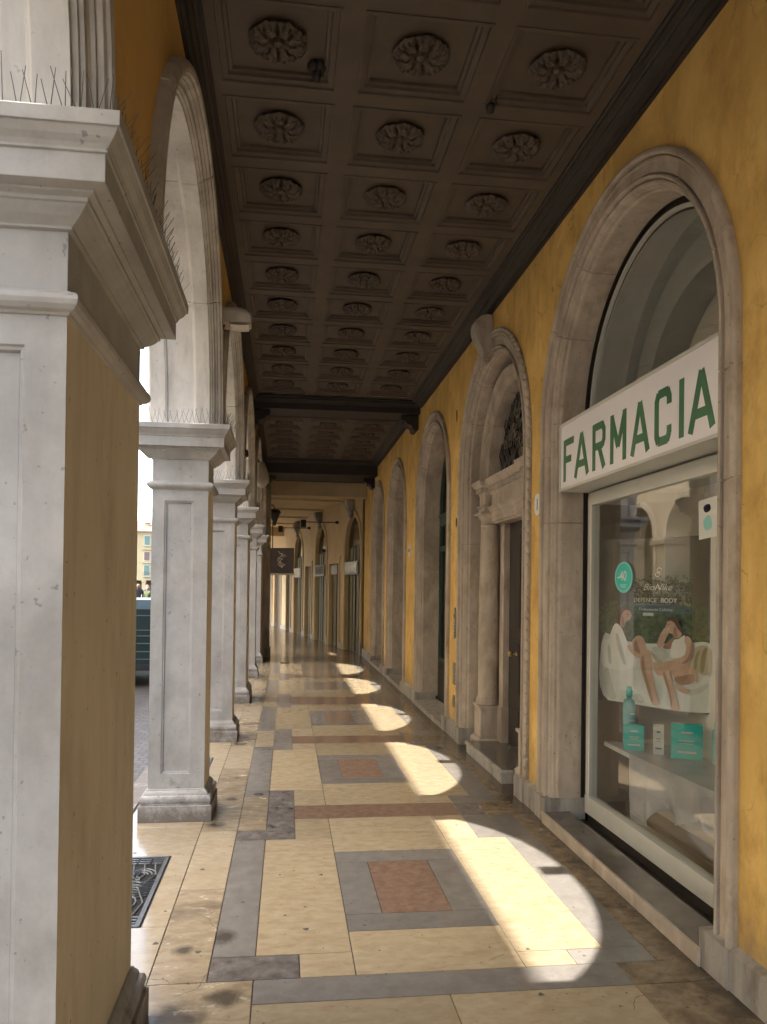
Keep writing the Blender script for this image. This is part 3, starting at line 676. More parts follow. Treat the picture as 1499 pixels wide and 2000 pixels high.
def ringprof(r, depth=2.30, k=0):                 # moulded stone surround; r = outer radius, x measured from the wall face
    q = lambda d, x: (r - d, x)
    return [q(0, 1.852), q(0, 1.826), q(.004, 1.817), q(.014, 1.811), q(.026, 1.810), q(.033, 1.815), q(.036, 1.826), q(.037, 1.855), q(.042, 1.855), q(.044, 1.833), q(.060, 1.833),
            q(.064, 1.838), q(.115, 1.839), q(.117, 1.862), q(.122, 1.862), q(.124, 1.828), q(.131, 1.822), q(.139, 1.825), q(.143, 1.838), q(.144, 1.862), q(.149, 1.862), q(.151, 1.845), q(.162, 1.845), q(.170, 1.852), q(.176, 1.870), q(.184, 1.874), q(.186, 1.895), q(.196, 1.904), q(.198, 1.915), q(.198, depth)]
def surround(c, r, label, z0=.12, depth=2.12, grp='moulded stone surrounds of the arches'):
    t = thing('arch_surround', label, 'stone surround', (0, 0, 0), grp)
    m = MB(); m.arch(ringprof(r, depth), c, ZR, z0, 'stone_brown', n=48, joints=((2.10 if r > 1.2 else 1.9,), (ZR - .18,)) + (.60, 1.05, 2.25, 2.8)); m.build('moulding', t)
    for sg in (1, -1):
        m = MB(); a, b_ = c + sg * (r + .006), c + sg * (r - .215)
        m.box(1.802, min(a, b_), 0, 2.10, max(a, b_), .165, 'plinth')
        m.build('base_block', t)
    return t
surround(4.217, 1.237, 'tall moulded stone arch framing the pharmacy shop window', depth=2.07)
sp = thing('portal', 'carved stone doorway with columns, dentilled lintel and beaded arch beside the house number', 'portal', (1.85, 6.966, 0))
surround(9.835, 1.143, 'stone arch around the green framed door, first beyond the carved doorway', depth=2.2)
surround(13.10, 1.10, 'second stone arch beyond the carved doorway, with dark doors', depth=2.2)
surround(15.79, 1.08, 'farthest narrow stone arch in the yellow wall', depth=2.2)
for (c, r), w_ in zip(RA[:2], ('second stone arch behind the camera', 'first stone arch behind the camera, next to the pharmacy')): surround(c, r, w_)

# --- pharmacy window
C0 = 4.217
fw_ = thing('shop_window', 'large arched pharmacy shop window with pale metal frame', 'shop window', (2.1, C0, .06))
m = MB(); X, o0 = 2.10, lambda z: z - .06
def wbox(m, x0, y0, z0, x1, y1, z1, k): m.box(x0 - 2.1, y0 - C0, z0 - .06, x1 - 2.1, y1 - C0, z1 - .06, k)
YL, YR = C0 + .975, C0 - .975
wbox(m, 2.075, YR, .088, 2.14, YL, .204, 'white_alu'); wbox(m, 2.10, YR, .0, 2.14, YL, .087, 'dark_wood'); wbox(m, 2.08, YL - .06, .204, 2.14, YL, 2.30, 'white_alu'); wbox(m, 2.08, YR, .204, 2.14, YR + .06, 2.30, 'white_alu')
wbox(m, 2.078, YR + .06, 2.215, 2.14, YL - .06, 2.30, 'white_alu')
wbox(m, 2.074, YL - .070, .204, 2.0795, YL - .062, 2.214, 'white')
m.build('frame', fw_)
m = MB(); m.poly([(0, YR + .055 - C0, .15), (0, YL - .055 - C0, .15), (0, YL - .055 - C0, 2.16), (0, YR + .055 - C0, 2.16)], 'glass'); m.build('glass_pane', fw_)
# lunette above the sign
m = MB(); n = 40; zz = 2.78 - .06
arc = [(-.0, .945 * math.cos(math.pi * i / n), zz + .945 * math.sin(math.pi * i / n)) for i in range(n + 1)]
m.poly([(0, .945, zz - .5)] + [p for p in arc] + [(0, -.945, zz - .5)], 'glass'); m.build('lunette_glass', fw_)
m = MB(); m.arch([(.975, 0 - .02), (.955, -.02), (.955, .03), (.975, .03)], 0, zz, zz - .5, 'white_alu', n=40, cap=True); m.build('lunette_frame', fw_)
m = MB()     # gap lining between stone and frame
m.arch([(1.05, -.031), (1.05, .0), (.97, .002)], 0, zz - .03, 0, 'dark_wood', n=40); m.build('rebate', fw_)
m = MB()     # shop interior: vaulted niche behind the lunette, display box below
m.arch([(.99, .035), (.99, .30), (.78, .30), (.78, .85)], 0, zz - .03, zz - .55, 'white_alu', n=36); 
m.poly([(.85, -1.1, zz - .55), (.85, 1.1, zz - .55), (.85, 1.1, zz + 1.1), (.85, -1.1, zz + 1.1)], 'plaque'); m.build('vaulted_niche', fw_)
m = MB()
wbox(m, 2.15, YR - .1, 2.30, 2.95, YL + .1, 2.33, 'white_alu')
m.poly([(.5, -1.2, .0), (.5, 1.25, .0), (.5, 1.25, 2.25), (.5, -1.2, 2.25)], 'brownboard') if False else None
wbox(m, 2.145, YR - .1, .04, 2.95, YL + .35, .06, 'brownboard'); wbox(m, 2.95, YR - .1, .0, 2.97, YL + .35, 2.30, 'brownboard')
wbox(m, 2.145, YL + .33, .06, 2.95, YL + .35, 2.30, 'brownboard'); wbox(m, 2.145, YR - .12, .06, 2.95, YR - .1, 2.30, 'brownboard')
m.build('display_box', fw_)
# stone sill
m = MB(); m.box(1.79, C0 - 1.04, 0, 1.80, C0 + 1.04, .055, 'stone_brown')
m.box(1.80, C0 - 1.04, 0, 1.985, C0 + 1.04, .078, 'grey_wall'); m.box(1.784, C0 - 1.04, .056, 1.80, C0 + 1.04, .080, 'stone_brown'); m.box(1.985, C0 - 1.04, 0, 2.099, C0 + 1.04, .02, 'dark_wood')
tag(m.build('window_sill'), 'long low stone sill on the floor under the pharmacy window', 'sill')

# --- FARMACIA sign box
sb = thing('pharmacy_sign', 'white light box sign reading FARMACIA in green capitals', 'sign', (1.90, C0, 2.32))
Z0, Z1, SY0, SY1 = 2.315, 2.785, 3.195, 5.262
m = MB(); bx = lambda a, b_, c, d, e, f, k: m.box(a - 1.9, b_ - C0, c - 2.32, d - 1.9, e - C0, f - 2.32, k)
bx(1.904, SY0, Z0, 2.10, SY1, Z1, 'white_alu')
bx(1.892, SY0, Z0, 1.904, SY1, Z0 + .018, 'white_alu'); bx(1.892, SY0, Z1 - .018, 1.904, SY1, Z1, 'white_alu'); bx(1.892, SY0, Z0 + .018, 1.904, SY0 + .022, Z1 - .018, 'white_alu'); bx(1.892, SY1 - .022, Z0 + .018, 1.904, SY1, Z1 - .018, 'white_alu')
m.build('box_frame', sb)
m = MB(); bx(1.898, SY0 + .022, Z0 + .018, 1.9038, SY1 - .022, Z1 - .018, 'sign'); m.build('sign_face', sb)
m = MB(); cnt = [0]
def stroke(a, b_, w, u0, sx, z0, hh):
    (x0, y0), (x1, y1) = a, b_
    A_ = Vector((u0 - x0 * sx, z0 + y0 * hh)); B_ = Vector((u0 - x1 * sx, z0 + y1 * hh))
    d = (B_ - A_).normalized(); nn = Vector((-d.y, d.x)) * w / 2
    cnt[0] += 1; x = 1.8970 - 1.9 - .00012 * (cnt[0] % 9)
    P_ = [A_ + nn, B_ + nn, B_ - nn, A_ - nn]
    i = len(m.v); m.v += [(x, p.x - C0, p.y - 2.32) for p in P_] + [(x + .0016, p.x - C0, p.y - 2.32) for p in P_]
    for f in ((0, 1, 2, 3), (4, 5, 6, 7), (0, 1, 5, 4), (1, 2, 6, 5), (2, 3, 7, 6), (3, 0, 4, 7)): m.f.append(tuple(i + j for j in f)); m.m.append(m.mi('green'))
def letter(ch, ya, yb_, z0=2.372, h=.292, w=.047):
    sx = (ya - yb_) - w; u0 = ya - w / 2; zz_ = z0 + w / 2; hh = h - w
    L = {'F': [((0, -.09), (0, 1.09)), ((0, 1), (1.1, 1)), ((0, .52), (.8, .52))],
         'A': [((-.02, -.09), (.5, 1.06)), ((.5, 1.06), (1.02, -.09)), ((.16, .25), (.84, .25))],
         'R': [((0, -.09), (0, 1.09)), ((0, 1), (.86, 1)), ((.8, 1.04), (1, .86)), ((1, .92), (1, .58)), ((1, .64), (.84, .48)), ((0, .5), (.88, .5)), ((.5, .5), (1.02, -.08))],
         'M': [((0, -.09), (0, 1.09)), ((0, 1.02), (.5, .28)), ((.5, .28), (1, 1.02)), ((1, 1.09), (1, -.09))],
         'C': [((0, .1), (0, .9)), ((0, .86), (.16, 1.02)), ((.12, 1), (.9, 1)), ((.84, 1.03), (1, .87)), ((1, .9), (1, .72)), ((0, .14), (.16, -.02)), ((.12, 0), (.9, 0)), ((.84, -.03), (1, .13)), ((1, .1), (1, .28))],
         'I': [((.5, -.09), (.5, 1.09))]}[ch]
    for a, b_ in L: stroke(a, b_, w, u0, sx, zz_, hh)
for ch, a, b_ in (('F', 5.19, 4.99), ('A', 4.985, 4.735), ('R', 4.675, 4.475), ('M', 4.405, 4.185), ('A', 4.13, 3.90), ('C', 3.845, 3.665), ('I', 3.60, 3.53), ('A', 3.50, 3.265)):
    letter(ch, a, b_)
m.build('lettering', sb)

# --- poster in the window
P0 = Vector((2.22, 5.12, 0)); PD = Vector((.57, -.82, 0)).normalized(); PN = Vector((PD.y, -PD.x, 0)) ; PN = PN if PN.y < 0 else -PN
po = thing('advertising_poster', 'advertising poster of two women in white on a white sofa behind the pharmacy glass', 'poster', tuple(P0 + Vector((0, 0, .86))))
def pp(s_, z, off): q = PD * s_ + PN * off; return (q.x, q.y, z - .86)
m = MB()
for o_ in (0, -.006): m.poly([pp(-.11, .862, o_), pp(.775, .862, o_), pp(.775, 1.98, o_), pp(-.11, 1.98, o_)], 'backdrop')
m.build('board', po)
shapes = [
    ('leafdark',[(-.10,1.55),(.16,1.56),(.35,1.50),(.70,1.58),(.76,1.30),(.3,1.27),(-.1,1.3)]),
    ('cloth',[(-.070,1.344),(-.094,.873),(.127,.867),(.303,.863),(.449,.857),(.692,.864),(.752,.90),(.742,1.27),(.683,1.318),(.586,1.300),(.45,1.29),(.277,1.276),(.122,1.283),(.019,1.318)]),
    ('cloth2',[(-.06,1.05),(-.02,1.12),(.03,.95),(.06,.875),(-.02,.88)]), ('cloth2',[(.50,.98),(.60,.96),(.70,1.03),(.69,1.06),(.60,1.0),(.52,1.01)]),
    ('cloth2',[(.13,.90),(.22,.95),(.27,.90),(.24,.87)]), ('cloth2',[(.60,1.27),(.70,1.26),(.72,1.10),(.70,1.08),(.66,1.2)]),
    ('cloth2',[(.30,1.265),(.42,1.25),(.44,1.19),(.38,1.16),(.33,1.21)]),
    ('hair',[(.060,1.505),(.101,1.520),(.154,1.503),(.165,1.484),(.120,1.452),(.100,1.400),(.088,1.372),(.060,1.385),(.042,1.44)]),
    ('prwhite2',[(-.070,1.300),(-.010,1.283),(.004,1.342),(.037,1.408),(.070,1.395),(.095,1.364),(.123,1.299),(.150,1.253),(.150,1.216),(.190,1.184),(.210,1.127),(.12,1.08),(.0,1.09),(-.074,1.103)]),
    ('cloth2',[(.04,1.33),(.06,1.34),(.10,1.22),(.13,1.12),(.10,1.13),(.06,1.24)]), ('cloth2',[(-.02,1.25),(.0,1.26),(.02,1.12),(-.01,1.12)]),
    ('skin',[(.104,1.490),(.131,1.500),(.158,1.486),(.160,1.470),(.166,1.458),(.158,1.450),(.156,1.436),(.142,1.424),(.125,1.418),(.112,1.405),(.108,1.371),(.078,1.384),(.080,1.430),(.090,1.465)]),
    ('skin2',[(.090,1.455),(.102,1.452),(.110,1.418),(.106,1.374),(.090,1.376),(.084,1.42)]),
    ('skin',[(.169,1.290),(.190,1.318),(.215,1.330),(.245,1.322),(.262,1.295),(.272,1.262),(.277,1.225),(.300,1.185),(.275,1.172),(.225,1.186),(.19,1.205),(.165,1.248)]),
    ('skin2',[(.180,1.278),(.205,1.300),(.215,1.260),(.235,1.210),(.215,1.195),(.19,1.215)]),
    ('skin',[(.135,1.262),(.160,1.262),(.190,1.222),(.235,1.200),(.29,1.205),(.28,1.184),(.22,1.172),(.155,1.213),(.138,1.240)]),
    ('skin',[(.238,1.215),(.262,1.240),(.298,1.238),(.312,1.170),(.316,1.110),(.330,1.040),(.350,.960),(.366,.905),(.376,.885),(.350,.874),(.318,.880),(.300,.930),(.276,1.000),(.240,1.090),(.226,1.160)]),
    ('skin2',[(.240,1.19),(.256,1.20),(.268,1.10),(.30,1.0),(.33,.90),(.318,.885),(.295,.94),(.262,1.04),(.240,1.11)]),
    ('sand',[(.299,1.244),(.330,1.215),(.384,1.165),(.447,1.150),(.547,1.222),(.621,1.218),(.636,1.068),(.618,1.046),(.590,1.10),(.548,1.126),(.374,1.131),(.321,1.190)]),
    ('skin',[(.322,1.170),(.360,1.150),(.385,1.142),(.420,1.150),(.457,1.140),(.52,1.172),(.580,1.168),(.612,1.130),(.620,1.090),(.612,1.056),(.570,1.036),(.525,1.030),(.478,1.040),(.470,1.08),(.43,1.11),(.400,1.08),(.36,1.07),(.33,1.10)]),
    ('skin2',[(.470,1.075),(.54,1.09),(.60,1.11),(.612,1.056),(.570,1.036),(.525,1.030),(.478,1.040)]),
    ('skin',[(.385,1.150),(.425,1.140),(.440,1.100),(.458,1.050),(.476,.985),(.490,.930),(.506,.895),(.512,.868),(.480,.856),(.452,.862),(.450,.890),(.440,.950),(.420,1.010),(.398,1.060),(.380,1.110)]),
    ('skin2',[(.392,1.10),(.405,1.11),(.43,1.04),(.452,.96),(.462,.90),(.455,.872),(.446,.92),(.425,1.0)]),
    ('skin',[(.478,1.034),(.510,1.024),(.545,1.008),(.579,1.006),(.586,.990),(.560,.974),(.520,.982),(.482,1.000)]),
    ('hair',[(.416,1.436),(.432,1.456),(.462,1.464),(.498,1.450),(.518,1.412),(.526,1.372),(.540,1.338),(.520,1.344),(.500,1.37),(.485,1.40),(.46,1.428)]),
    ('skin',[(.419,1.430),(.445,1.438),(.468,1.428),(.482,1.405),(.494,1.386),(.520,1.362),(.524,1.345),(.496,1.324),(.463,1.328),(.463,1.352),(.446,1.352),(.428,1.362),(.416,1.385),(.410,1.400),(.418,1.412)]),
    ('skin2',[(.466,1.40),(.482,1.395),(.492,1.36),(.500,1.33),(.463,1.328),(.463,1.355)]),
    ('skin',[(.408,1.392),(.424,1.392),(.437,1.370),(.434,1.350),(.415,1.318),(.400,1.285),(.388,1.257),(.350,1.258),(.360,1.310),(.382,1.358)]),
    ('skin2',[(.393,1.263),(.420,1.290),(.448,1.318),(.472,1.331),(.462,1.285),(.455,1.252),(.400,1.251)]),
    ('prwhite2',[(.474,1.320),(.498,1.318),(.520,1.335),(.544,1.351),(.545,1.330),(.560,1.312),(.582,1.297),(.578,1.240),(.574,1.208),(.500,1.196),(.455,1.198),(.445,1.214),(.454,1.284)]),
    ('cloth2',[(.56,1.29),(.578,1.28),(.574,1.212),(.54,1.206),(.55,1.25)]),
    ('skin',[(.546,1.345),(.572,1.340),(.590,1.316),(.599,1.285),(.596,1.230),(.590,1.200),(.560,1.170),(.510,1.156),(.462,1.143),(.420,1.140),(.385,1.128),(.372,1.150),(.405,1.165),(.455,1.180),(.500,1.196),(.538,1.215),(.556,1.235),(.552,1.280),(.540,1.310)]),
    ('skin2',[(.585,1.31),(.598,1.285),(.596,1.230),(.590,1.200),(.560,1.172),(.51,1.158),(.56,1.195),(.580,1.24)]),
    ('hair',[(.424,1.409),(.436,1.413),(.438,1.409),(.426,1.405)]), ('prwhite2',[(.424,1.379),(.440,1.386),(.436,1.374)]),
    ('hair',[(.134,1.468),(.148,1.469),(.148,1.465),(.135,1.464)]), ('prwhite2',[(.138,1.437),(.152,1.446),(.146,1.434)]),
    ('sand',[(.600,1.262),(.640,1.290),(.700,1.290),(.735,1.24),(.735,1.12),(.66,1.10),(.62,1.13)]),
    ('prolive',[(.629,1.250),(.649,1.262),(.628,1.199),(.624,1.130),(.604,1.138),(.612,1.215)]),
    ('prolive',[(.668,1.272),(.696,1.280),(.682,1.220),(.674,1.120),(.648,1.115),(.650,1.207)]),
    ('prpink',[(.742,1.285),(.750,1.50),(.774,1.50),(.774,.866),(.742,.862)]),
]
m = MB()
for i, (k, P_) in enumerate(shapes):
    q = smoothpoly(P_)
    m.poly([pp(s_, z, .0010 + i * .0004) for s_, z in q], k)
pic = m.build('picture', po)
MW = lambda s_, z, off=.011: Matrix.Translation(Vector(pp(s_, z, off))) @ Matrix((PD, Vector((0, 0, 1)), PN)).transposed().to_4x4()
text('heading', 'DEFENCE', .042, 'prwhite', po, MW(.181, 1.552), sx=.95)
text('heading_bold', 'BODY', .042, 'prwhite', po, MW(.375, 1.552), bold=.0012, sx=.98)
text('script_name', 'BioNike', .062, 'prwhite', po, MW(.245, 1.632), shear=.45, sx=1.0)
text('subheading', 'Trattamento Cellulite', .026, 'prwhite', po, MW(.218, 1.497), sx=1.05)
m = MB(); m.poly([pp(.25, 1.462, .011), pp(.325, 1.462, .011), pp(.325, 1.482, .011), pp(.25, 1.482, .011)], 'prwhite'); m.build('small_box', po)
for i in range(2):
    m = MB(); c_ = (.352 + .012 * i, 1.735 + .03 * i)
    pts = [pp(c_[0] + .016 * math.cos(t_), c_[1] + .014 * math.sin(t_), .011) for t_ in [k * math.pi / 6 for k in range(11)]]
    m.tube(pts, .0018, 'prwhite', 4); m.build('emblem', po)
st = thing('round_sticker', 'round teal discount sticker reading -40 on the shop glass', 'sticker', (2.090, 4.63, 1.71))
m = MB(); n = 48; cy_ = 0
m.poly([(0, .130 * math.cos(2 * math.pi * i / n), .098 * math.sin(2 * math.pi * i / n)) for i in range(n)], 'teal_pale'); m.build('rim', st)
m = MB(); m.poly([(-.001, .112 * math.cos(2 * math.pi * i / n), .085 * math.sin(2 * math.pi * i / n)) for i in range(n)], 'teal'); m.build('disc', st)
GW = lambda y, z, x=-.0022: Matrix.Translation((x, y, z)) @ Matrix(((0, 0, -1), (-1, 0, 0), (0, 1, 0))).to_4x4()
text('figures', '-40', .085, 'prwhite', st, GW(.085, -.02), sx=1.2, bold=.001)
m = MB(); m.box(-.0022, -.045, -.05, -.0015, .045, -.046, 'prwhite'); m.box(-.0022, -.035, -.062, -.0015, .035, -.058, 'prwhite'); m.build('rules', st)
# leaflet on the glass
lf = thing('leaflet', 'small pale blue leaflet stuck at the top right of the pharmacy glass', 'leaflet', (2.094, 3.66, 2.0))
m = MB(); m.poly([(0, -.09, -.10), (0, .085, -.11), (0, .09, .09), (0, -.085, .10)], 'prwhite'); m.build('sheet', lf)
m = MB(); m.poly(smoothpoly([(-.05, -.05), (.02, -.07), (.06, 0), (0, .04)]) and [(-.001, a, b_) for a, b_ in smoothpoly([(-.05, -.06), (.03, -.07), (.05, -.01), (-.02, .02)])], 'teal_pale'); m.poly([(-.001, a, b_) for a, b_ in smoothpoly([(-.03, .03), (.03, .02), (.05, .06), (-.02, .07)])], 'coat_navy'); m.build('print', lf)

# --- goods on display
shz = .582
sh = thing('display_table', 'narrow display shelf under a grey satin cloth behind the pharmacy glass', 'shelf', (2.4, 4.5, 0))
m = MB()
Pq = [(2.20, 5.16), (2.19, 4.70), (2.24, 3.55), (2.90, 3.55), (2.86, 4.5), (2.60, 5.0)]
m.poly([(x - 2.4, y - 4.5, shz) for x, y in Pq], 'satin'); m.poly([(x - 2.4, y - 4.5, shz - .03) for x, y in Pq], 'white_alu')
m.grid([[(x - 2.4, y - 4.5, shz) for x, y in Pq], [(x - 2.4, y - 4.5, shz - .03) for x, y in Pq]], 'white_alu', closed=True); m.build('shelf_board', sh)
m = MB(); rows = []
for i in range(22):
    f = i / 21; row = []
    for j in range(70):
        u = j / 69; yy = 4.72 - u * 1.22; xx = 2.192 + .045 * (4.72 - yy)
        fold = math.sin(u * 31 + 1.5 * math.sin(u * 9)) * .022 + math.sin(u * 13) * .02
        drop = .30 + .06 * math.sin(u * 7 + 1) + .05 * math.sin(u * 17)
        row.append((xx - .012 - f * (.012 + fold * 1.2) - 2.4 + .03 * f * f, yy - 4.5 - .05 * f * math.sin(u * 11), shz + .004 - f * drop))
    rows.append(row)
m.grid(rows, 'satin', smooth=True); m.build('cloth', sh)
def carton(x, y, w, d, h, k, label, name='product_carton'):
    t = thing(name, label, 'carton', (x, y, shz + .001))
    an = math.atan2(x, y); tf = lambda a, b_, c: (a * math.cos(an) + b_ * math.sin(an), -a * math.sin(an) + b_ * math.cos(an), c)
    m = MB(); m.box(-w / 2, 0, 0, w / 2, d, h, k, tf); m.build('box', t)
    kk = 'prwhite' if k != 'prwhite' else 'plaque'
    for (a, b_, c, dd) in ((-.18, .18, .74, .80), (-.25, .25, .52, .545), (-.2, .2, .44, .46), (-.3, .3, .18, .235)):
        m = MB(); m.poly([tf(a * w, -.0008, c * h), tf(b_ * w, -.0008, c * h), tf(b_ * w, -.0008, dd * h), tf(a * w, -.0008, dd * h)], kk); m.build('print_line', t)
carton(2.272, 4.85, .128, .05, .160, 'teal', 'small teal carton, leftmost of the boxes on the display shelf')
carton(2.366, 4.70, .064, .03, .188, 'prwhite', 'tall narrow white carton between the two teal boxes')
carton(2.475, 4.55, .185, .06, .215, 'teal', 'largest teal carton on the display shelf, right of the white carton')
def bottle(x, y, s_, label):
    t = thing('cosmetic_bottle', label, 'bottle', (x, y, shz + .001), 'cosmetic bottles')
    m = MB(); m.lathe([(.002, 0), (.029, .001), (.031, .01), (.031, .20), (.027, .215), (.014, .222), (.012, .232)], 0, 0, 'teal_lt', 24); m.build('body', t)
    m = MB(); m.lathe([(.013, .232), (.018, .233), (.018, .262), (.014, .266), (.014, .280), (.002, .282)], 0, 0, 'teal', 20); m.build('cap', t)
    for z0, w_ in ((.15, .5), (.12, .7), (.06, .6)): m = MB(); m.grid([[(.0316 * math.sin(a), -.0316 * math.cos(a), z0 + e) for a in (-w_ * .6, -w_ * .2, w_ * .2, w_ * .6)] for e in (0, .006)], 'prwhite'); m.build('label_line', t)
    t.scale = (s_, s_, s_)
bottle(2.31, 5.0, 1.42, 'slim teal bottle with dark cap standing at the left end of the display shelf')
bottle(2.60, 4.42, .95, 'teal bottle half hidden by the stone jamb at the right end of the shelf')

# --- carved portal
C1 = 6.966
def lp(x, y, z): return (x - 1.85, y - C1, z)
m = MB()
m.arch([(r, x - 1.85) for r, x in ringprof(1.205, 2.10)], 0, ZR, .12, 'stone_brown', n=48, joints=((2.1,), (ZR + .0 - .01,)) + (.60, 1.05, 2.1, 2.55)); m.build('outer_arch', sp)
for sg in (1, -1):
    m = MB(); a, b_ = sg * 1.215, sg * .99; m.box(-.048, min(a, b_), 0, .25, max(a, b_), .165, 'plinth')
    m.build('base_block', sp)
# bead string on the outer edge
m = MB()
def bead(y, z, a):
    n = 6; L = .036
    dy, dz = -math.sin(a), math.cos(a); ny, nz = math.cos(a), math.sin(a); rows = []
    for q in range(5):
        th = -math.pi / 2 + math.pi * q / 4; w_ = .017 * math.cos(th) + .003; s_ = L * math.sin(th)
        rows.append([(-.022 + w_ * math.cos(b_ * 2 * math.pi / n) * 1.0, y + dy * s_ + ny * w_ * math.sin(b_ * 2 * math.pi / n), z + dz * s_ + nz * w_ * math.sin(b_ * 2 * math.pi / n)) for b_ in range(n)])
    m.grid(rows, 'stone_warm', closed=True, smooth=True, caps=True)
rB = 1.215
z = .22
while z < ZR: bead(rB, z, math.pi / 2 * 0 + 0 if False else 0, ) if False else bead(rB, z, 0); bead(-rB, z, 0); z += .082
nb = int(math.pi * rB / .082)
for i in range(1, nb): 
    a = math.pi * i / nb; bead(rB * math.cos(a), ZR + rB * math.sin(a), a)
m.arch([(1.222, .002), (1.222, -.012), (1.207, -.012), (1.205, .002)], 0, ZR, .165, 'stone_brown', n=48)
m.build('bead_moulding', sp)
# keystone scroll
KS = [(0, .34), (.09, .345), (.15, .31), (.18, .25), (.178, .18), (.155, .12), (.125, .065), (.10, .02), (.085, -.02), (.098, -.05), (.092, -.085), (.06, -.10), (.03, -.085), (.018, -.05), (0, -.04)]
scroll('keystone', sp, .13, smoothpoly(KS, 1), lambda s_, a, z: (-a, s_, z + 3.80), 'stone_brown')
m = MB(); 
for yy in (-.045, 0, .045): m.tube([lp(1.85 - a - .002, C1 + yy, z + 3.80) for a, z in smoothpoly(KS, 1)[4:22]], .013, 'stone_warm', 6)
for sg in (1, -1):
    for (ca, cz, r_) in ((.115, .245, .045), (.06, -.055, .026)):
        m.tube([lp(1.85 - ca - r_ * (1 - t_ / 16) * math.cos(t_ * .75), C1 + sg * .068, 3.80 + cz + r_ * (1 - t_ / 16) * math.sin(t_ * .75)) for t_ in range(14)], .006, 'stone_warm', 5)
m.build('keystone_flutes', sp)
# columns on pedestals (far and near side)
for sg, ya, yb_ in ((1, 7.60, 7.86), (-1, 2 * C1 - 7.86, 2 * C1 - 7.60)):
    yc_ = (ya + yb_) / 2; xc = 2.05
    m = MB(); x0, x1 = xc - .105, xc + .125
    m.rect_sweep([(.035, 0.0), (.035, .10), (.028, .115), (.012, .13), (.012, .14), (0, .142), (0, .425), (.012, .43), (.02, .445), (.02, .46), (0, .462)], x0 - 1.85, ya - C1, x1 - 1.85, yb_ - C1, 'stone_brown'); m.build('pedestal', sp)
    m = MB(); m.lathe([(.128, .462), (.13, .475), (.118, .490), (.118, .498), (.122, .508), (.112, .522), (.103, .535), (.102, .60), (.104, 1.2), (.098, 1.8), (.088, 2.25), (.088, 2.262), (.094, 2.268), (.094, 2.28), (.088, 2.285)], xc - 1.85, yc_ - C1, 'stone_brown', 40); m.build('column', sp)
    m = MB(); m.lathe([(.088, 2.285), (.088, 2.325), (.096, 2.33), (.112, 2.35), (.118, 2.372), (.118, 2.378)], xc - 1.85, yc_ - C1, 'stone_brown', 32)
    m.rect_sweep([(0, 2.378), (.004, 2.38), (.004, 2.405), (0, 2.407)], x0 - .02 - 1.85, ya - .01 - C1, x1 + .02 - 1.85, yb_ + .01 - C1, 'stone_brown'); m.build('capital', sp)
    m = MB()
    m.rect_sweep([(-.02, 2.407), (-.02, 2.455), (.005, 2.46), (.005, 2.475), (-.025, 2.477), (-.025, 2.585), (-.015, 2.587), (-.012, 2.60), (-.012, 2.652), (.012, 2.655), (.03, 2.67), (.045, 2.70), (.05, 2.705), (.05, 2.722), (.0, 2.73)], x0 - 1.85, ya - C1, x1 + .05 - 1.85, yb_ - C1, 'stone_brown'); m.build('entablature_block', sp)
# entablature between them, with dentils
y0e, y1e = 2 * C1 - 7.60, 7.60
m = MB()
pr = [(2.35, 2.285), (2.06, 2.285), (2.055, 2.30), (2.035, 2.305), (2.035, 2.345), (2.025, 2.35), (2.025, 2.395), (2.015, 2.40), (2.0, 2.43), (1.99, 2.435), (1.99, 2.455), (2.03, 2.46), (2.03, 2.57), (2.015, 2.585), (2.01, 2.60), (2.01, 2.655), (1.985, 2.658), (1.965, 2.68), (1.95, 2.70), (1.945, 2.722), (2.10, 2.74)]
m.grid([[lp(x, y0e + .002, z) for x, z in pr], [lp(x, y1e - .002, z) for x, z in pr]], 'stone_brown'); m.build('entablature', sp)
m = MB(); yy = y0e + .02
while yy < y1e - .03: m.box(1.992 - 1.85, yy - C1, 2.602, 2.0095 - 1.85, yy + .022 - C1, 2.652, 'stone_warm'); yy += .04
m.build('dentils', sp)
for sg in (1, -1):
    m = MB()
    for j in range(5):
        yy = sg * (7.63 + j * .045 - C1); m.box(1.925 - 1.85 + .0, yy - .011, 2.602, 1.956 - 1.85, yy + .011, 2.652, 'stone_warm')
    m.build('dentils', sp)
# inner arch over the entablature and tympanum
m = MB(); m.arch([(r, x - 1.85) for r, x in [(.925, 2.10), (.925, 1.985), (.915, 1.975), (.895, 1.975), (.885, 1.985), (.875, 1.985), (.87, 1.995), (.82, 1.998), (.815, 2.01), (.805, 2.012), (.80, 2.022), (.785, 2.026), (.78, 2.04), (.775, 2.16)]], 0, 2.76, 2.735, 'stone_brown', n=40, joints=(.7, 1.3, 1.84, 2.44)); m.build('inner_arch', sp)
m = MB(); m.wall(2.099 - 1.85, -1.02, 1.02, 2.735, 3.76, [(0, .80, 2.76, 2.735)], 'stone_brown'); m.build('back_wall_above', sp)
m = MB(); n = 32; m.poly([(.31, .79 * math.cos(math.pi * i / n), 2.72 + .79 * math.sin(math.pi * i / n)) for i in range(n + 1)] + [(.31, -.79, 2.70), (.31, .79, 2.70)], 'dark_glass'); m.build('tympanum_glass', sp)
m = MB(); random.seed(3)
for j in range(9):                         # wrought iron tracery
    y_ = -.68 + j * .17
    pts = []
    for i in range(15):
        z = 2.76 + i * .055
        if math.hypot(y_, z - 2.76) > .76: break
        pts.append((.285, y_ + .045 * math.sin(i * 1.5 + j), z))
    if len(pts) > 1: m.tube(pts, .008, 'iron', 5)
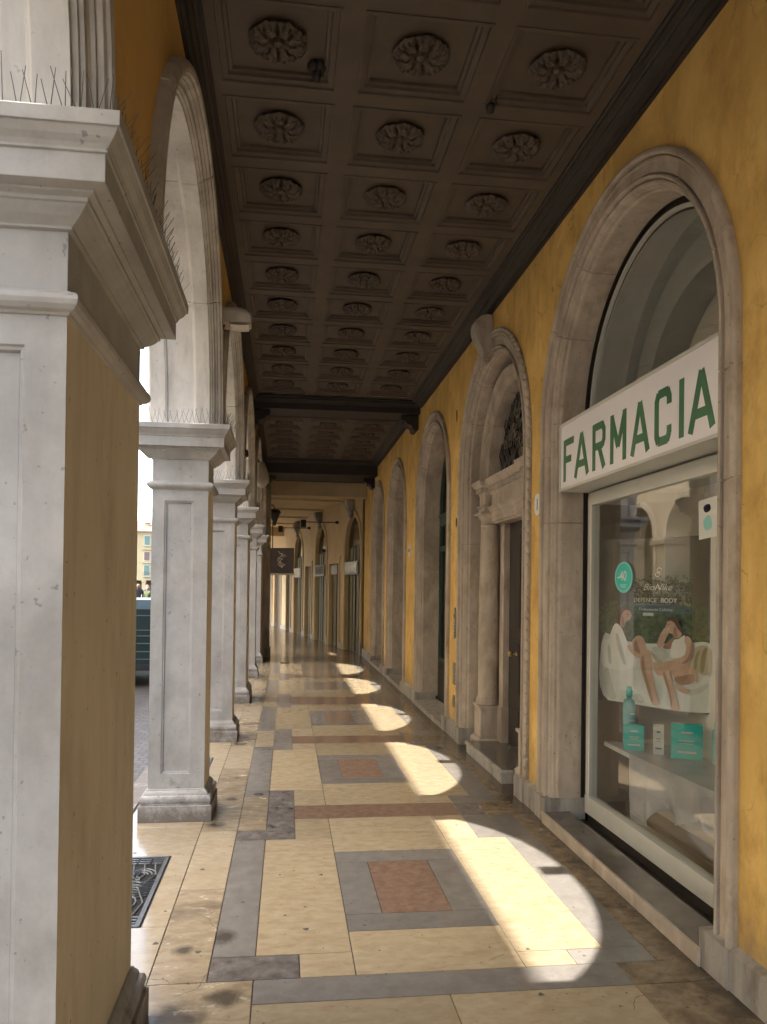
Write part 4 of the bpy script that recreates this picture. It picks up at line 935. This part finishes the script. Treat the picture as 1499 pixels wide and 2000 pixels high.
for j in range(26):
    rr_ = random.uniform(.08, .62); a_ = random.uniform(.25, 2.9); c_ = (rr_ * math.cos(a_), 2.80 + rr_ * math.sin(a_))
    if c_[1] < 2.83: continue
    q0 = random.uniform(0, 6)
    m.tube([(.28, c_[0] + (.02 + .045 * t_ / 9) * math.cos(q0 + t_ * .7), c_[1] + (.02 + .045 * t_ / 9) * math.sin(q0 + t_ * .7)) for t_ in range(10)], .006, 'lead', 4)
m.build('iron_tracery', sp)
# door jambs and door
for sg in (1, -1):
    m = MB(); a, b_ = sg * .64, sg * .505
    m.box(2.13 - 1.85, min(a, b_), .46, 2.40 - 1.85, max(a, b_), 2.285, 'stone_brown'); m.box(2.115 - 1.85, min(a, sg * .49), .09, 2.40 - 1.85, max(a, sg * .49), .46, 'stone_brown')
    m.box(2.16 - 1.85, min(sg * .63, sg * 1.02), .09, 2.40 - 1.85, max(sg * .63, sg * 1.02), 2.41, 'stone_brown')
    m.build('door_jamb', sp)
dr = MB(); dx = 2.19 - 1.85
dr.box(dx, -.505, .10, dx + .05, -.004, 2.284, 'dark_wood'); dr.box(dx, .004, .10, dx + .05, .505, 2.284, 'dark_wood')
for sg in (1, -1):
    for (z0, z1) in ((.18, .52), (.60, 1.15), (1.23, 2.18)):
        a, b_ = sorted((sg * .06, sg * .44)); dr.box(dx - .012, a, z0, dx - .0005, b_, z1, 'dark_wood')
        dr.box(dx - .02, a + .04, z0 + .04, dx - .0125, b_ - .04, z1 - .04, 'dark_wood')
door = dr.build('door', sp)
m = MB(); m.lathe([(.004, 0), (.02, .004), (.02, .012), (.008, .016), (.008, .05), (.026, .06), (.028, .075), (.018, .088), (.002, .09)], 0, 0, 'brass', 16, tf=lambda x, y, z: (dx - .02 - z, y + .16, x + 1.02)); m.build('knob', door)
m = MB(); m.rect_sweep([(0, 0), (0, .078), (.012, .082), (.012, .104), (.006, .112)], 1.80 - 1.85, 6.32 - C1, 2.50 - 1.85, 7.60 - C1, 'plinth'); m.poly([(1.812 - 1.85, 6.332 - C1, .1125), (2.19 - 1.85, 6.332 - C1, .1125), (2.19 - 1.85, 7.588 - C1, .1125), (1.812 - 1.85, 7.588 - C1, .1125)], 'grey_wall')
st_ = m.build('doorstep', sp)

# --- doors in the farther arches
def archdoor(c, r, label, k, name='arched_door', bottom=.62):
    t = thing(name, label, 'door', (2.13, c, 0)); ri = r - .20
    m = MB(); m.arch([(ri + .02, 0), (ri - .06, 0), (ri - .06, .05), (ri + .02, .05)], 0, ZR, 0, k, n=32, cap=True)
    m.box(-.01, -ri + .05, 2.50, .05, ri - .05, 2.62, k); m.box(-.02, -ri + .05, 2.62, .05, ri - .05, 2.66, k)
    m.box(0, -.05, .02, .05, .05, 2.50, k)
    for sg in (1, -1):
        a, b_ = sorted((sg * .05, sg * (ri - .05))); m.box(.002, a, .02, .048, b_, bottom, k if k != 'green_wood' else 'dark_wood')
        m.box(-.012, a + .06, .10, .0015, b_ - .06, bottom - .08, k if k != 'green_wood' else 'dark_wood')
        m.box(.003, a, bottom, .046, b_, bottom + .05, k); m.box(.003, a, 2.15, .046, b_, 2.22, k)
    for i in range(1, 4): 
        a = math.pi * i / 4; m.tube([(.02, 0, 2.7), (.02, (ri - .05) * math.cos(a), ZR + (ri - .05) * math.sin(a))], .016, k, 4)
    m.build('frame', t)
    m = MB(); n = 32; m.poly([(.035, (ri) * math.cos(math.pi * i / n), ZR + ri * math.sin(math.pi * i / n)) for i in range(n + 1)] + [(.035, -ri, .4), (.035, ri, .4)], 'dark_glass'); m.build('glazing', t)
    m = MB(); m.box(-.33, -r + .21, 0, .02, r - .21, .07, 'plinth'); m.box(-.345, -r + .21, .05, -.33, r - .21, .075, 'plinth'); m.build('threshold', t)
    m = MB(); m.box(-.03, .03, 1.0, -.001, .06, 1.15, 'brass'); m.build('handle', t)
archdoor(9.835, 1.143, 'green framed glazed door in the arch next to the carved doorway', 'green_wood')
archdoor(13.10, 1.10, 'dark glazed door in the second arch beyond the carved doorway', 'dark_wood')
archdoor(15.79, 1.08, 'dark door barely visible in the farthest arch', 'dark_wood')
for (c, r), w_ in zip(RA[:2], ('dark door in the second arch behind the camera', 'dark door in the first arch behind the camera')): archdoor(c, r, w_, 'dark_wood')

# --- small things on the wall
t = thing('house_number', 'small white enamel plate with a blue house number 1 beside the doorway', 'number plate', (1.846, 5.583, 2.262))
m = MB(); q = smoothpoly([(-.072, -.08), (.072, -.08), (.072, .08), (-.072, .08)], 2)
m.poly([(-.004, a, b_) for a, b_ in q], 'white'); m.grid([[(-.004, a, b_) for a, b_ in q], [(.004, a, b_) for a, b_ in q]], 'white', closed=True); m.build('plate', t)
text('numeral', '1', .12, 'blue', t, GW(.028, -.042, -.006), bold=.001)
t = thing('door_intercom', 'bronze intercom plate with a column of bell buttons between two arches', 'intercom', (1.85, 8.40, 1.25))
m = MB(); q = smoothpoly([(-.045, -.17), (.045, -.17), (.045, .17), (-.045, .17)], 2); m.poly([(-.012, a, b_) for a, b_ in q], 'lead'); m.grid([[(-.012, a, b_) for a, b_ in q], [(0, a, b_) for a, b_ in q]], 'lead', closed=True); m.build('plate', t)
m = MB()
for i in range(5): m.lathe([(.012, 0), (.012, .006), (.002, .008)], 0, 0, 'white_alu', 10, tf=lambda x, y, z, i=i: (-.012 - z, y, x - .12 + i * .035))
m.build('buttons', t)
m = MB(); m.box(-.016, -.025, .06, -.0125, .025, .10, 'black'); m.build('speaker_slot', t)
m = MB(); m.box(-.006, -.062, -.12, 0, .062, .12, 'plaque')
tag(m.build('wall_plate', loc=(1.85, 8.42, .69)), 'blank grey metal plate on the yellow wall below the intercom', 'plate')
m = MB(); n = 24; m.lathe([(.05, 0), (.052, .008), (.042, .011), (.038, .004), (.002, .004)], 0, 0, 'lead', 24, tf=lambda x, y, z: (-z, y, x * 1.4))
tag(m.build('wall_vent', loc=(1.85, 8.42, .385)), 'small round dark vent cover low on the yellow wall', 'vent')
m = MB(); m.lathe([(.022, 0), (.024, .006), (.016, .008), (.014, .003), (.002, .003)], 0, 0, 'rust', 16, tf=lambda x, y, z: (-z, y, x * 2.2))
tag(m.build('wall_anchor', loc=(1.85, 8.39, 2.36)), 'rusty oval iron anchor high on the wall strip left of the doorway', 'wall anchor')
m = MB(); m.lathe([(.012, 0), (.013, .006), (.008, .008), (.002, .004)], 0, 0, 'rust', 12, tf=lambda x, y, z: (-z, y, x * 5))
tag(m.build('wall_slot', loc=(1.85, 8.43, 3.55)), 'thin dark slot in the yellow wall under the cornice', 'slot')
m = MB(); m.box(-.02, -.06, -.09, 0, .06, .09, 'white'); m.box(-.024, -.05, -.02, -.0205, .05, .03, 'plaque')
tag(m.build('wall_box', loc=(1.85, 11.6, 2.2)), 'small white box on the yellow wall between the second and third arches', 'box')

# ------------------------------------------------------------------ lamps on the arcade side
def floodlight(y, z, s_, label):
    t = thing('floodlight', label, 'floodlight', (-.47, y, z), 'floodlights over the arcade')
    n = 14; sec = []
    for i in range(n + 1):
        a = math.pi * i / n; sec.append((math.cos(a) * .10, .02 + math.sin(a) * .055))
    sec = [(-.10, -.05)] + sec[::-1] + [(.10, -.05)]
    m = MB(); rows = [[(x, a, b_) for a, b_ in sec] for x in (-.04, .10)]
    rows.append([(.15, a * .92, b_ * .9 - .004) for a, b_ in sec]); rows.append([(.185, a * .8, b_ * .62 - .012) for a, b_ in sec])
    m.grid(rows, 'lamp', closed=True, caps=True); m.build('housing', t)
    m = MB()
    m.grid([[(x, y_, -.055 + .02 * ((x - .10) / .09) ** 2 * 0 - .012 * math.cos((x - .10) * 16) - .012 * math.cos(y_ * 18)) for x in [.04 + .0145 * i for i in range(10)]] for y_ in [-.078 + .0173 * j for j in range(10)]], 'lens', smooth=True)
    m.poly([(.1865, -.07, -.04), (.1865, .07, -.04), (.1865, .07, .02), (.1865, -.07, .02)], 'lens'); m.build('lens', t)
    m = MB(); m.tube([(.0, 0, -.03), (-.02, 0, -.09), (-.04, 0, -.09)], .012, 'black', 6); m.build('bracket', t); t.scale = (s_, s_, s_)
floodlight(5.70, 3.565, 1.0, 'pale boxy floodlight with ribbed lens above the second pillar')
t = thing('round_spotlight', 'round brass coloured spotlight facing down beyond the floodlight', 'spotlight', (-.44, 12.0, 3.32))
m = MB(); m.lathe([(.02, .22), (.05, .20), (.09, .08), (.12, -.05), (.11, -.10), (.06, -.16), (.01, -.18)], .03, 0, 'lamp', 20); m.build('shade', t)
m = MB(); m.tube([(0, 0, .2), (-.06, 0, .3), (-.08, 0, .32)], .015, 'black', 6); m.build('arm', t)
t = thing('small_spotlight', 'small black spotlight hanging below the third arch', 'spotlight', (-.50, 8.45, 3.06))
m = MB(); m.lathe([(.01, .05), (.045, .03), (.055, -.03), (.045, -.04)], .02, 0, 'black', 12); m.lathe([(.02, -.041), (.022, -.075), (.01, -.09)], .02, 0, 'white', 10); m.tube([(.02, 0, .05), (.02, 0, .60)], .006, 'black', 5); m.build('body', t)

# ------------------------------------------------------------------ lintel and the farther building
m = MB(); m.box(-.60, 18.2, 3.77, 1.90, 18.62, 4.39, 'far')
tag(m.build('end_lintel'), 'plain ochre lintel closing the coffered corridor', 'lintel')
A = Vector((1.812, 18.70, 0)); D = Vector((-.16400642, .98645927, 0)); N_ = Vector((D.y, -D.x, 0))
def ft(x, s_, z): q = A + D * s_ + N_ * x; return (q.x, q.y, z)     # x = depth into the wall
fb = thing('far_building_wall', 'peach plastered wall turning left beyond the corridor, with tall doors', 'wall', (0, 0, 0))
AR = [(.97, .80), (4.87, .80), (8.62, .78)]; RD = [(3.0, .56, 2.30), (6.78, .52, 2.32), (10.62, .45, 2.35)]; ZF = 2.66
m = MB()
rects = RD + [(13.2, .8, 2.5), (15.6, .8, 2.5), (18.2, .8, 2.5)]
segs = sorted([(c - r, c + r, 'a', c, r) for c, r in AR] + [(c - w, c + w, 'r', c, z) for c, w, z in rects])
y = 0
for a, b_, kd, c, v in segs:
    m.wall(0, y, a, 0, 4.1, [], 'far', tf=ft)
    if kd == 'a': m.wall(0, a, b_, 0, 4.1, [(c, v, ZF, 0)], 'far', n=20, tf=ft)
    else: m.wall(0, a, b_, v, 4.1, [], 'far', tf=ft)
    y = b_
m.wall(0, y, 24, 0, 4.1, [], 'far', tf=ft); m.build('plaster', fb)
m = MB(); m.box(-.04, 0, 0, -.001, .15, .3, 'plinth', ft)
y = .0
for a, b_, *_ in segs:
    m.box(-.03, y, 0, -.001, a - .12, .16, 'plinth', ft); y = b_ + .12
m.build('skirting', fb)
nlab = ['first tall arched door with a silver sign box beyond the yellow wall', 'second tall arched door with a grey sign box in the far wall', 'third arched door in the far wall, under a scroll keystone']
for i, (c, r) in enumerate(AR):
    t = thing('far_arched_door', nlab[i], 'door', (0, 0, 0), 'tall arched doors of the far building')
    m = MB(); m.arch([(r + .14, -.001), (r + .14, -.03), (r + .10, -.045), (r + .06, -.03), (r + .01, -.03), (r, -.01), (r, .12)], c, ZF, .0, 'far', n=20, tf=ft); m.build('stone_frame', t)
    scroll('keystone', t, .26, [(a_ * 1.25, b_ * 1.25) for a_, b_ in KS], lambda s_, a_, b_, c=c, r=r: ft(-a_, c + s_, ZF + r + .06 + b_), 'plinth')
    m = MB(); m.box(.09, c - r - .01, 0, .13, c + r + .01, ZF + .05, 'olive', ft)
    m.arch([(r + .01, .09), (.002, .09)], c, ZF, ZF, 'dark_glass', n=16, tf=ft)
    for q in range(-2, 3):
        if q: m.box(.07, c + q * r * .42 - .035, .02, .0895, c + q * r * .42 + .035, ZF - .02, 'olive', ft)
    m.build('door_leaf', t)
    m = MB(); m.box(.065, c - .012, .02, .0892, c + .012, ZF, 'black', ft); m.build('centre_gap', t)
    if i < 3:
        m = MB(); m.box(-.06, c - r + .08, 1.97, .06, c + r - .12, 2.30, 'plaque', ft); m.box(-.07, c - r + .16, 2.02, -.0605, c + r - .3, 2.27, 'grey_wall', ft); m.build('sign_box', t)
rl = ['first narrow rectangular door between the tall arched doors', 'second narrow rectangular door in the far wall', 'narrow dark red door near the end of the far wall', 'first dark shop front under the hanging sign', 'second dark shop front at the corridor end', 'last dark shop front at the corridor end']
for i, (c, w, zt) in enumerate(rects):
    t = thing('far_side_door', rl[i], 'door', (0, 0, 0), 'rectangular doors of the far building')
    m = MB()
    for a, b_, z0, z1 in ((c - w - .12, c - w, 0, zt), (c + w, c + w + .12, 0, zt), (c - w - .12, c + w + .12, zt, zt + .14), (c - w - .16, c + w + .16, zt + .14, zt + .18)): m.box(-.035, a, z0, -.001, b_, z1, 'far', ft)
    m.build('frame', t)
    m = MB(); m.box(.07, c - w, 0, .11, c + w, zt, 'olive' if i < 2 else 'dark_wood', ft); m.box(.05, c - .03, 0, .0695, c + .03, zt, 'far' if i > 2 else 'dark_wood', ft); m.poly([ft(0, c - w, 0), ft(.07, c - w, 0), ft(.07, c - w, zt), ft(0, c - w, zt)], 'far'); m.poly([ft(0, c + w, 0), ft(.07, c + w, 0), ft(.07, c + w, zt), ft(0, c + w, zt)], 'far'); m.build('door_leaf', t)
    if i == 0:
        m = MB(); m.box(-.05, c - w + .05, 2.0, .06, c + w - .3, 2.25, 'plaque', ft); m.build('sign_box', t)
fc = thing('far_corridor_ceiling', 'pale plaster ceiling with shallow ribs over the far corridor', 'ceiling', (0, 0, 3.95))
m = MB(); m.box(-2.75, -.08, 0, .6, 25, .1, 'far', ft)
m.build('plaster', fc)
m = MB()
for yy in (20.6, 23.2, 25.8, 28.4): m.box(-2.7, yy - 18.7, -.05, -.002, yy + .25 - 18.7, -.001, 'far', ft)
m.box(-2.7, 11.9, -.34, -.002, 12.4, -.001, 'far', ft); m.build('ribs', fc)
m = MB(); m.box(-2.75, 0, 4.052, 6, 25, 11, 'far', ft); 
for yy in (3.2, 7.0, 10.8, 14.6, 18.4): m.box(-2.75, yy, -.1, -2.4, yy + .9, 4.05, 'far', ft)  # unseen street-side piers, sized to cut the light into the far corridor
m.box(-2.749, 0, 3.5, -2.401, 20, 4.05, 'far', ft)  # unseen lintel strip, added to dim the far corridor
m.box(.8, 0, 0, 6, 25, 4.05, 'far', ft)
tag(m.build('far_building'), 'peach coloured building over the far corridor', 'building')
m = MB(); m.box(-2.7, 24.0, 0, -.002, 24.2, 3.94, 'far', ft); tag(m.build('end_wall'), 'pale wall closing the very end of the corridor', 'wall')
# hanging sign
t = thing('hanging_sign', 'dark plum hanging sign with a white curly emblem and letters at the corridor end', 'hanging sign', (-.22, 26.2, 2.06))
m = MB(); q = lambda s_, z, o: (s_ * .93 + o * .35, s_ * -.35 * 1.0 + o * .93 * -1, z)
def sq(m, a, b_, c, d, o0, o1, k): m.box(a, o0, b_, c, o1, d, k, lambda x, y, z: q(x, z, -y))
sq(m, -.47, .0, .47, .88, 0, .06, 'black'); m.build('case', t)
m = MB(); sq(m, -.43, .06, .43, .84, -.005, -.0005, 'signface'); m.build('face', t)
m = MB(); sq(m, -.49, -.03, .49, .035, -.03, .07, 'lamp'); m.build('light_bar', t)
m = MB(); random.seed(5)
for j in range(7):
    x0_, z0_ = -.02 + .05 * (j % 3), .22 + .07 * j
    m.tube([q(x0_ + .10 * math.sin(i * .7 + j), z0_ + .035 * i * .5 + .05 * math.cos(i * .9 + j), .008) for i in range(7)], .012, 'white', 4)
m.build('emblem', t)
m = MB(); m.tube([(0 - .28, .1, .88), (-.28, .1, 1.86)], .018, 'black', 6); m.build('rod', t)
# lantern in the far corridor
t = thing('wall_lantern', 'dark tapered iron lantern at the left of the far corridor', 'lantern', (-.36, 21.5, 3.55))
m = MB(); m.rect_sweep([(-.10, -.24), (.02, .10), (.05, .11), (.0, .19), (-.08, .22)], -.12, -.12, .12, .12, 'dark_wood'); m.build('case', t)
m = MB(); m.tube([(0, 0, .22), (-.05, 0, .33), (-.18, 0, .30), (-.28, 0, .30)], .018, 'black', 6); m.build('arm', t)
for s_, z_, lab in ((2.6, 3.42, 'black spotlight on a thin rod beside the first scroll keystone'), (6.6, 3.55, 'black spotlight on a thin rod beside the second scroll keystone')):
    p_ = ft(-.05, s_, z_); t = thing('rod_spotlight', lab, 'spotlight', p_, 'spotlights on rods')
    m = MB(); m.tube([(0, 0, 0), (-.85, .1, 0)], .014, 'black', 6); m.lathe([(.04, -.04), (.05, 0), (.04, .04)], 0, 0, 'black', 10); m.build('rod', t)
    m = MB(); m.box(-.98, .04, -.14, -.84, .18, .06, 'black'); m.build('head', t)

# ------------------------------------------------------------------ across the street
ob = thing('opposite_building', 'pale arcaded building across the street, seen mirrored in the shop glass', 'building', (-5.5, 0, 0))
holes2 = [(-5 + 2.55 * i, .92, 3.05, .0) for i in range(13)]
m = MB(); m.wall(0, -9, 28.8, -.12, 9.95, holes2, 'opp', n=24); m.build('front', ob)
m = MB()
for c, r, zs, zb in holes2: m.arch([(r + .12, -.0 + .002), (r + .12, .05), (r, .06), (r, -.6)], c, zs, -.12, 'opp', n=24)
for c in [-5 + 2.55 * i + 1.275 for i in range(12)]: m.rect_sweep([(0, 2.85), (.05, 2.87), (.07, 2.95), (.07, 3.0), (0, 3.02)], -.4, c - .35, .06, c + .35, 'opp')
m.build('arches', ob)
m = MB(); m.box(-6, -9, -.12, -2.2, 28.8, 9.9, 'opp'); m.box(-2.19, -9, 4.3, -.01, 28.8, 9.9, 'opp'); m.box(-2.19, 28.7, -.12, -.02, 28.8, 4.29, 'opp'); m.box(-2.19, -9, -.12, -.02, -8.9, 4.29, 'opp'); m.build('rooms', ob)
m = MB(); m.box(-6.2, -9.2, 9.96, .12, 28.9, 10.1, 'rooftile'); m.build('roof', ob)
random.seed(11)
pb = thing('hedge_planter', 'long green hedge in a dark planter in front of the arches across the street', 'hedge', (-5.05, 12.0, -.12))
m = MB(); m.box(-.22, -6, 0, .22, 11, .75, 'dark_wood'); m.build('planter', pb)
m = MB()
for i in range(8500):
    p = Vector((random.uniform(-.26, .28), random.uniform(-6, 11), random.uniform(.7, 2.05 + .1 * math.sin(i))))
    a = Vector((random.gauss(0, 1), random.gauss(0, 1), random.gauss(0, 1))).normalized(); b_ = a.cross(Vector((random.gauss(0, 1), random.gauss(0, 1), random.gauss(0, 1)))).normalized()
    s_ = random.uniform(.03, .06); m.poly([p - a * s_, p + b_ * s_ * .5, p + a * s_, p - b_ * s_ * .5], 'leaf')
m.build('foliage', pb)

# ------------------------------------------------------------------ van in the street
vt = thing('parked_van', 'dark green ribbed van with pale sky reflection coloured onto its roof, seen between the first two pillars', 'van', (-2.72, 14.6, -.12))
m = MB(); w = .80; secs = []
prof = [(w - .06, .36), (w, .42), (w + .005, .9), (w - .01, 1.18), (w - .05, 1.33), (w - .16, 1.44), (w - .4, 1.49)]
ring = [(x, z) for x, z in prof] + [(-x, z) for x, z in prof[::-1]]
m.grid([[(x * .985, -.86, z) for x, z in ring], [(x, -.80, z) for x, z in ring], [(x, 1.7, z) for x, z in ring], [(x * .97, 2.2, .36 + (z - .36) * .93) for x, z in ring], [(x * .9, 2.75, .36 + (z - .36) * .5) for x, z in ring]], 'van', closed=True, caps=True)
m.build('body', vt)
m = MB(); rf = [(x, z) for x, z in ring if z > 1.3]; m.grid([[(x * 1.004, -.868, z + .006) for x, z in rf], [(x * 1.004, 1.7, z + .006) for x, z in rf]], 'van_roof'); m.poly([(x * 1.0, -.8685, z + .005) for x, z in rf], 'van_roof'); m.build('roof', vt)
m = MB()
for z in (.47, .60, .74, .87, .97, 1.22): m.box(-w * .96, -.880, z, w * .96, -.861, z + .012, 'trim')
m.build('ribs', vt)
m = MB(); m.box(-.74, -.92, .30, .74, -.862, .38, 'black'); m.build('bumper', vt)
for sx in (-1, 1):
    for yy in (-.35, 2.0):
        m = MB(); m.lathe([(.12, -.08), (.25, -.08), (.28, -.05), (.28, .05), (.25, .08), (.12, .08)], 0, 0, 'rubber', 24, tf=lambda x, y, z, sx=sx, yy=yy: (sx * .66 + z, yy + x, .28 + y)); wh = m.build('wheel', vt)
        m = MB(); m.lathe([(.14, -.082), (.14, -.06), (.04, -.05), (.04, -.09), (.01, -.09)] if sx < 0 else [(.14, .082), (.14, .06), (.04, .05), (.04, .09), (.01, .09)], 0, 0, 'trim', 16, tf=lambda x, y, z, sx=sx, yy=yy: (sx * .66 + z, yy + x, .28 + y)); m.build('hub', wh)
    m = MB(); m.box(sx * .70 - .045, -.878, .76, sx * .70 + .045, -.8655, .86, 'rust'); m.build('tail_light', vt)
m = MB(); m.box(-.6, -.3, .22, .6, 2.2, .40, 'black'); m.build('chassis', vt)

# ------------------------------------------------------------------ people far off in the square
def person(x, y, coat, label, h=1.72, legs='coat_navy', turn=0):
    t = thing('person', label, 'person', (x, y, -.12), 'people standing in the far square')
    t.rotation_euler = (0, 0, turn)
    bm = bmesh.new(); sk = bm.verts.layers.skin.verify()
    k = h / 1.72
    J = dict(pel=(0, 0, .95), wa=(0, 0, 1.1), ch=(0, 0, 1.34), nk=(0, 0, 1.48), hd=(0, .01, 1.58), tp=(0, .0, 1.70),
             lh=(.10, 0, .88), lk=(.11, .02, .50), la=(.12, -.02, .08), lt=(.13, .13, .04), rh=(-.10, 0, .88), rk=(-.12, .03, .50), ra=(-.13, -.03, .08), rt=(-.14, .12, .04),
             ls=(.19, 0, 1.40), le=(.25, -.02, 1.13), lw=(.22, .12, .92), lf=(.21, .16, .84), rs=(-.19, 0, 1.40), re=(-.25, -.02, 1.13), rw=(-.22, .12, .92), rf=(-.21, .16, .84))
    Rr = dict(pel=.15, wa=.13, ch=.16, nk=.06, hd=.095, tp=.07, lh=.095, lk=.062, la=.045, lt=.04, rh=.095, rk=.062, ra=.045, rt=.04, ls=.075, le=.05, lw=.036, lf=.03, rs=.075, re=.05, rw=.036, rf=.03)
    V = {n_: bm.verts.new(Vector(p_) * k) for n_, p_ in J.items()}
    for n_, v in V.items(): v[sk].radius = (Rr[n_] * k, Rr[n_] * k)
    V['pel'][sk].use_root = True
    for a, b_ in ('pel wa', 'wa ch', 'ch nk', 'nk hd', 'hd tp', 'pel lh', 'lh lk', 'lk la', 'la lt', 'pel rh', 'rh rk', 'rk ra', 'ra rt', 'ch ls', 'ls le', 'le lw', 'lw lf', 'ch rs', 'rs re', 're rw', 'rw rf'.split() and 'rw rf') if False else [s_.split() for s_ in ('pel wa', 'wa ch', 'ch nk', 'nk hd', 'hd tp', 'pel lh', 'lh lk', 'lk la', 'la lt', 'pel rh', 'rh rk', 'rk ra', 'ra rt', 'ch ls', 'ls le', 'le lw', 'lw lf', 'ch rs', 'rs re', 're rw', 'rw rf')]:
        bm.edges.new((V[a], V[b_]))
    me = bpy.data.meshes.new('tmp'); bm.to_mesh(me); bm.free()
    o = bpy.data.objects.new('tmp', me); COL.objects.link(o)
    o.modifiers.new('s', 'SKIN'); sd = o.modifiers.new('d', 'SUBSURF'); sd.levels = 2
    dg = bpy.context.evaluated_depsgraph_get(); me2 = bpy.data.meshes.new_from_object(o.evaluated_get(dg)); bpy.data.objects.remove(o)
    for kk in (coat, legs, 'real_skin'): me2.materials.append(MT[kk])
    for p in me2.polygons:
        z = p.center.z / k; p.use_smooth = True
        p.material_index = 2 if (z > 1.50 or (z < .93 and abs(p.center.x) > .18 * k and z > .7)) else (0 if z > .86 else 1)
    b_ = bpy.data.objects.new('body', me2); COL.objects.link(b_); b_.parent = t
    m = MB(); m.lathe([(.01, 1.735), (.07, 1.72), (.10, 1.66), (.102, 1.58), (.08, 1.52), (.05, 1.50)], 0, -.02, 'hair', 14); hh_ = m.build('hair', t); hh_.scale = (k, k, k)
person(-8.30, 45, 'coat_black', 'person in a black jacket, leftmost of the group beyond the van', 1.82, turn=.4)
person(-7.72, 44.6, 'coat_green', 'person in an olive green top among the group beyond the van', 1.68, 'coat_black', turn=2.6)
person(-8.35, 48, 'coat_pink', 'person in a pale pink top at the back of the group beyond the van', 1.74, turn=3.1)
person(-7.98, 46, 'coat_navy', 'person in dark navy clothes, rightmost of the group beyond the van', 1.78, turn=2.9)

# ------------------------------------------------------------------ far yellow town house
th = thing('town_house', 'tall pale yellow house with shuttered windows across the far square', 'building', (-28.1, 155, -.75))
m = MB(); m.box(-26, 0, 3.4, 4.5, 12, 12.9, 'hyellow'); m.box(-26, 3, 0, 4.5, 12, 3.39, 'shut_brown'); m.build('walls', th)
m = MB(); m.poly([(-26.6, -.7, 12.9), (5.1, -.7, 12.9), (3, 6, 15.4), (-24, 6, 15.4)], 'rooftile'); m.poly([(5.1, -.7, 12.9), (5.1, 12.7, 12.9), (3, 6, 15.4)], 'rooftile'); m.poly([(-26.6, -.7, 12.9), (5.1, -.7, 12.9), (5.1, 12.7, 12.9), (-26.6, 12.7, 12.9)], 'rooftile'); m.poly([(-26.6, 12.7, 12.9), (5.1, 12.7, 12.9), (3, 6, 15.4), (-24, 6, 15.4)], 'rooftile'); rf = m.build('roof', th)
for x, zc in ((.6, 14.6), (2.0, 15.2)):
    m = MB(); m.box(x - .4, 2.5, 13.2, x + .4, 3.2, zc, 'hyellow'); m.box(x - .5, 2.4, zc, x + .5, 3.3, zc + .2, 'rooftile'); m.build('chimney', rf)
for i in range(7):
    x = 1.05 - i * 4
    for z0, z1, k in ((10.3, 12.0, 'shut_green'), (7.3, 8.9, 'shut_brown'), (4.4, 6.3, 'shut_green')):
        m = MB(); m.box(x - .62, -.08, z0 - .12, x + .62, -.001, z1 + .12, 'stone'); wn = m.build('window', th)
        m = MB(); m.box(x - .5, -.14, z0, x - .01, -.081, z1, k); m.box(x + .01, -.14, z0, x + .5, -.081, z1, k); m.build('shutters', wn)
        m = MB(); m.box(x - .85, -.35, z1 + .45, x + .85, -.001, z1 + .62, 'hyellow') if z0 < 9 else m.box(x - .7, -.2, z0 - .3, x + .7, -.001, z0 - .13, 'hyellow'); m.build('ledge', wn)
    m = MB(); m.box(x - .7, -.55, 4.1, x + .7, -.001, 4.2, 'stone'); 
    for q_ in range(8): m.box(x - .68 + q_ * .19, -.54, 4.2, x - .65 + q_ * .19, -.51, 5.0, 'shut_brown')
    m.box(x - .7, -.55, 5.0, x + .7, -.5, 5.05, 'shut_brown'); m.build('balcony', th)
for i in range(9):
    x = 4.2 - i * 3.7
    m = MB(); m.rect_sweep([(.08, 0), (.08, .2), (0, .22), (0, 3.0), (.08, 3.1), (.08, 3.38)], x - .35, .0, x + .35, .6, 'hyellow'); m.build('porch_pier', th)
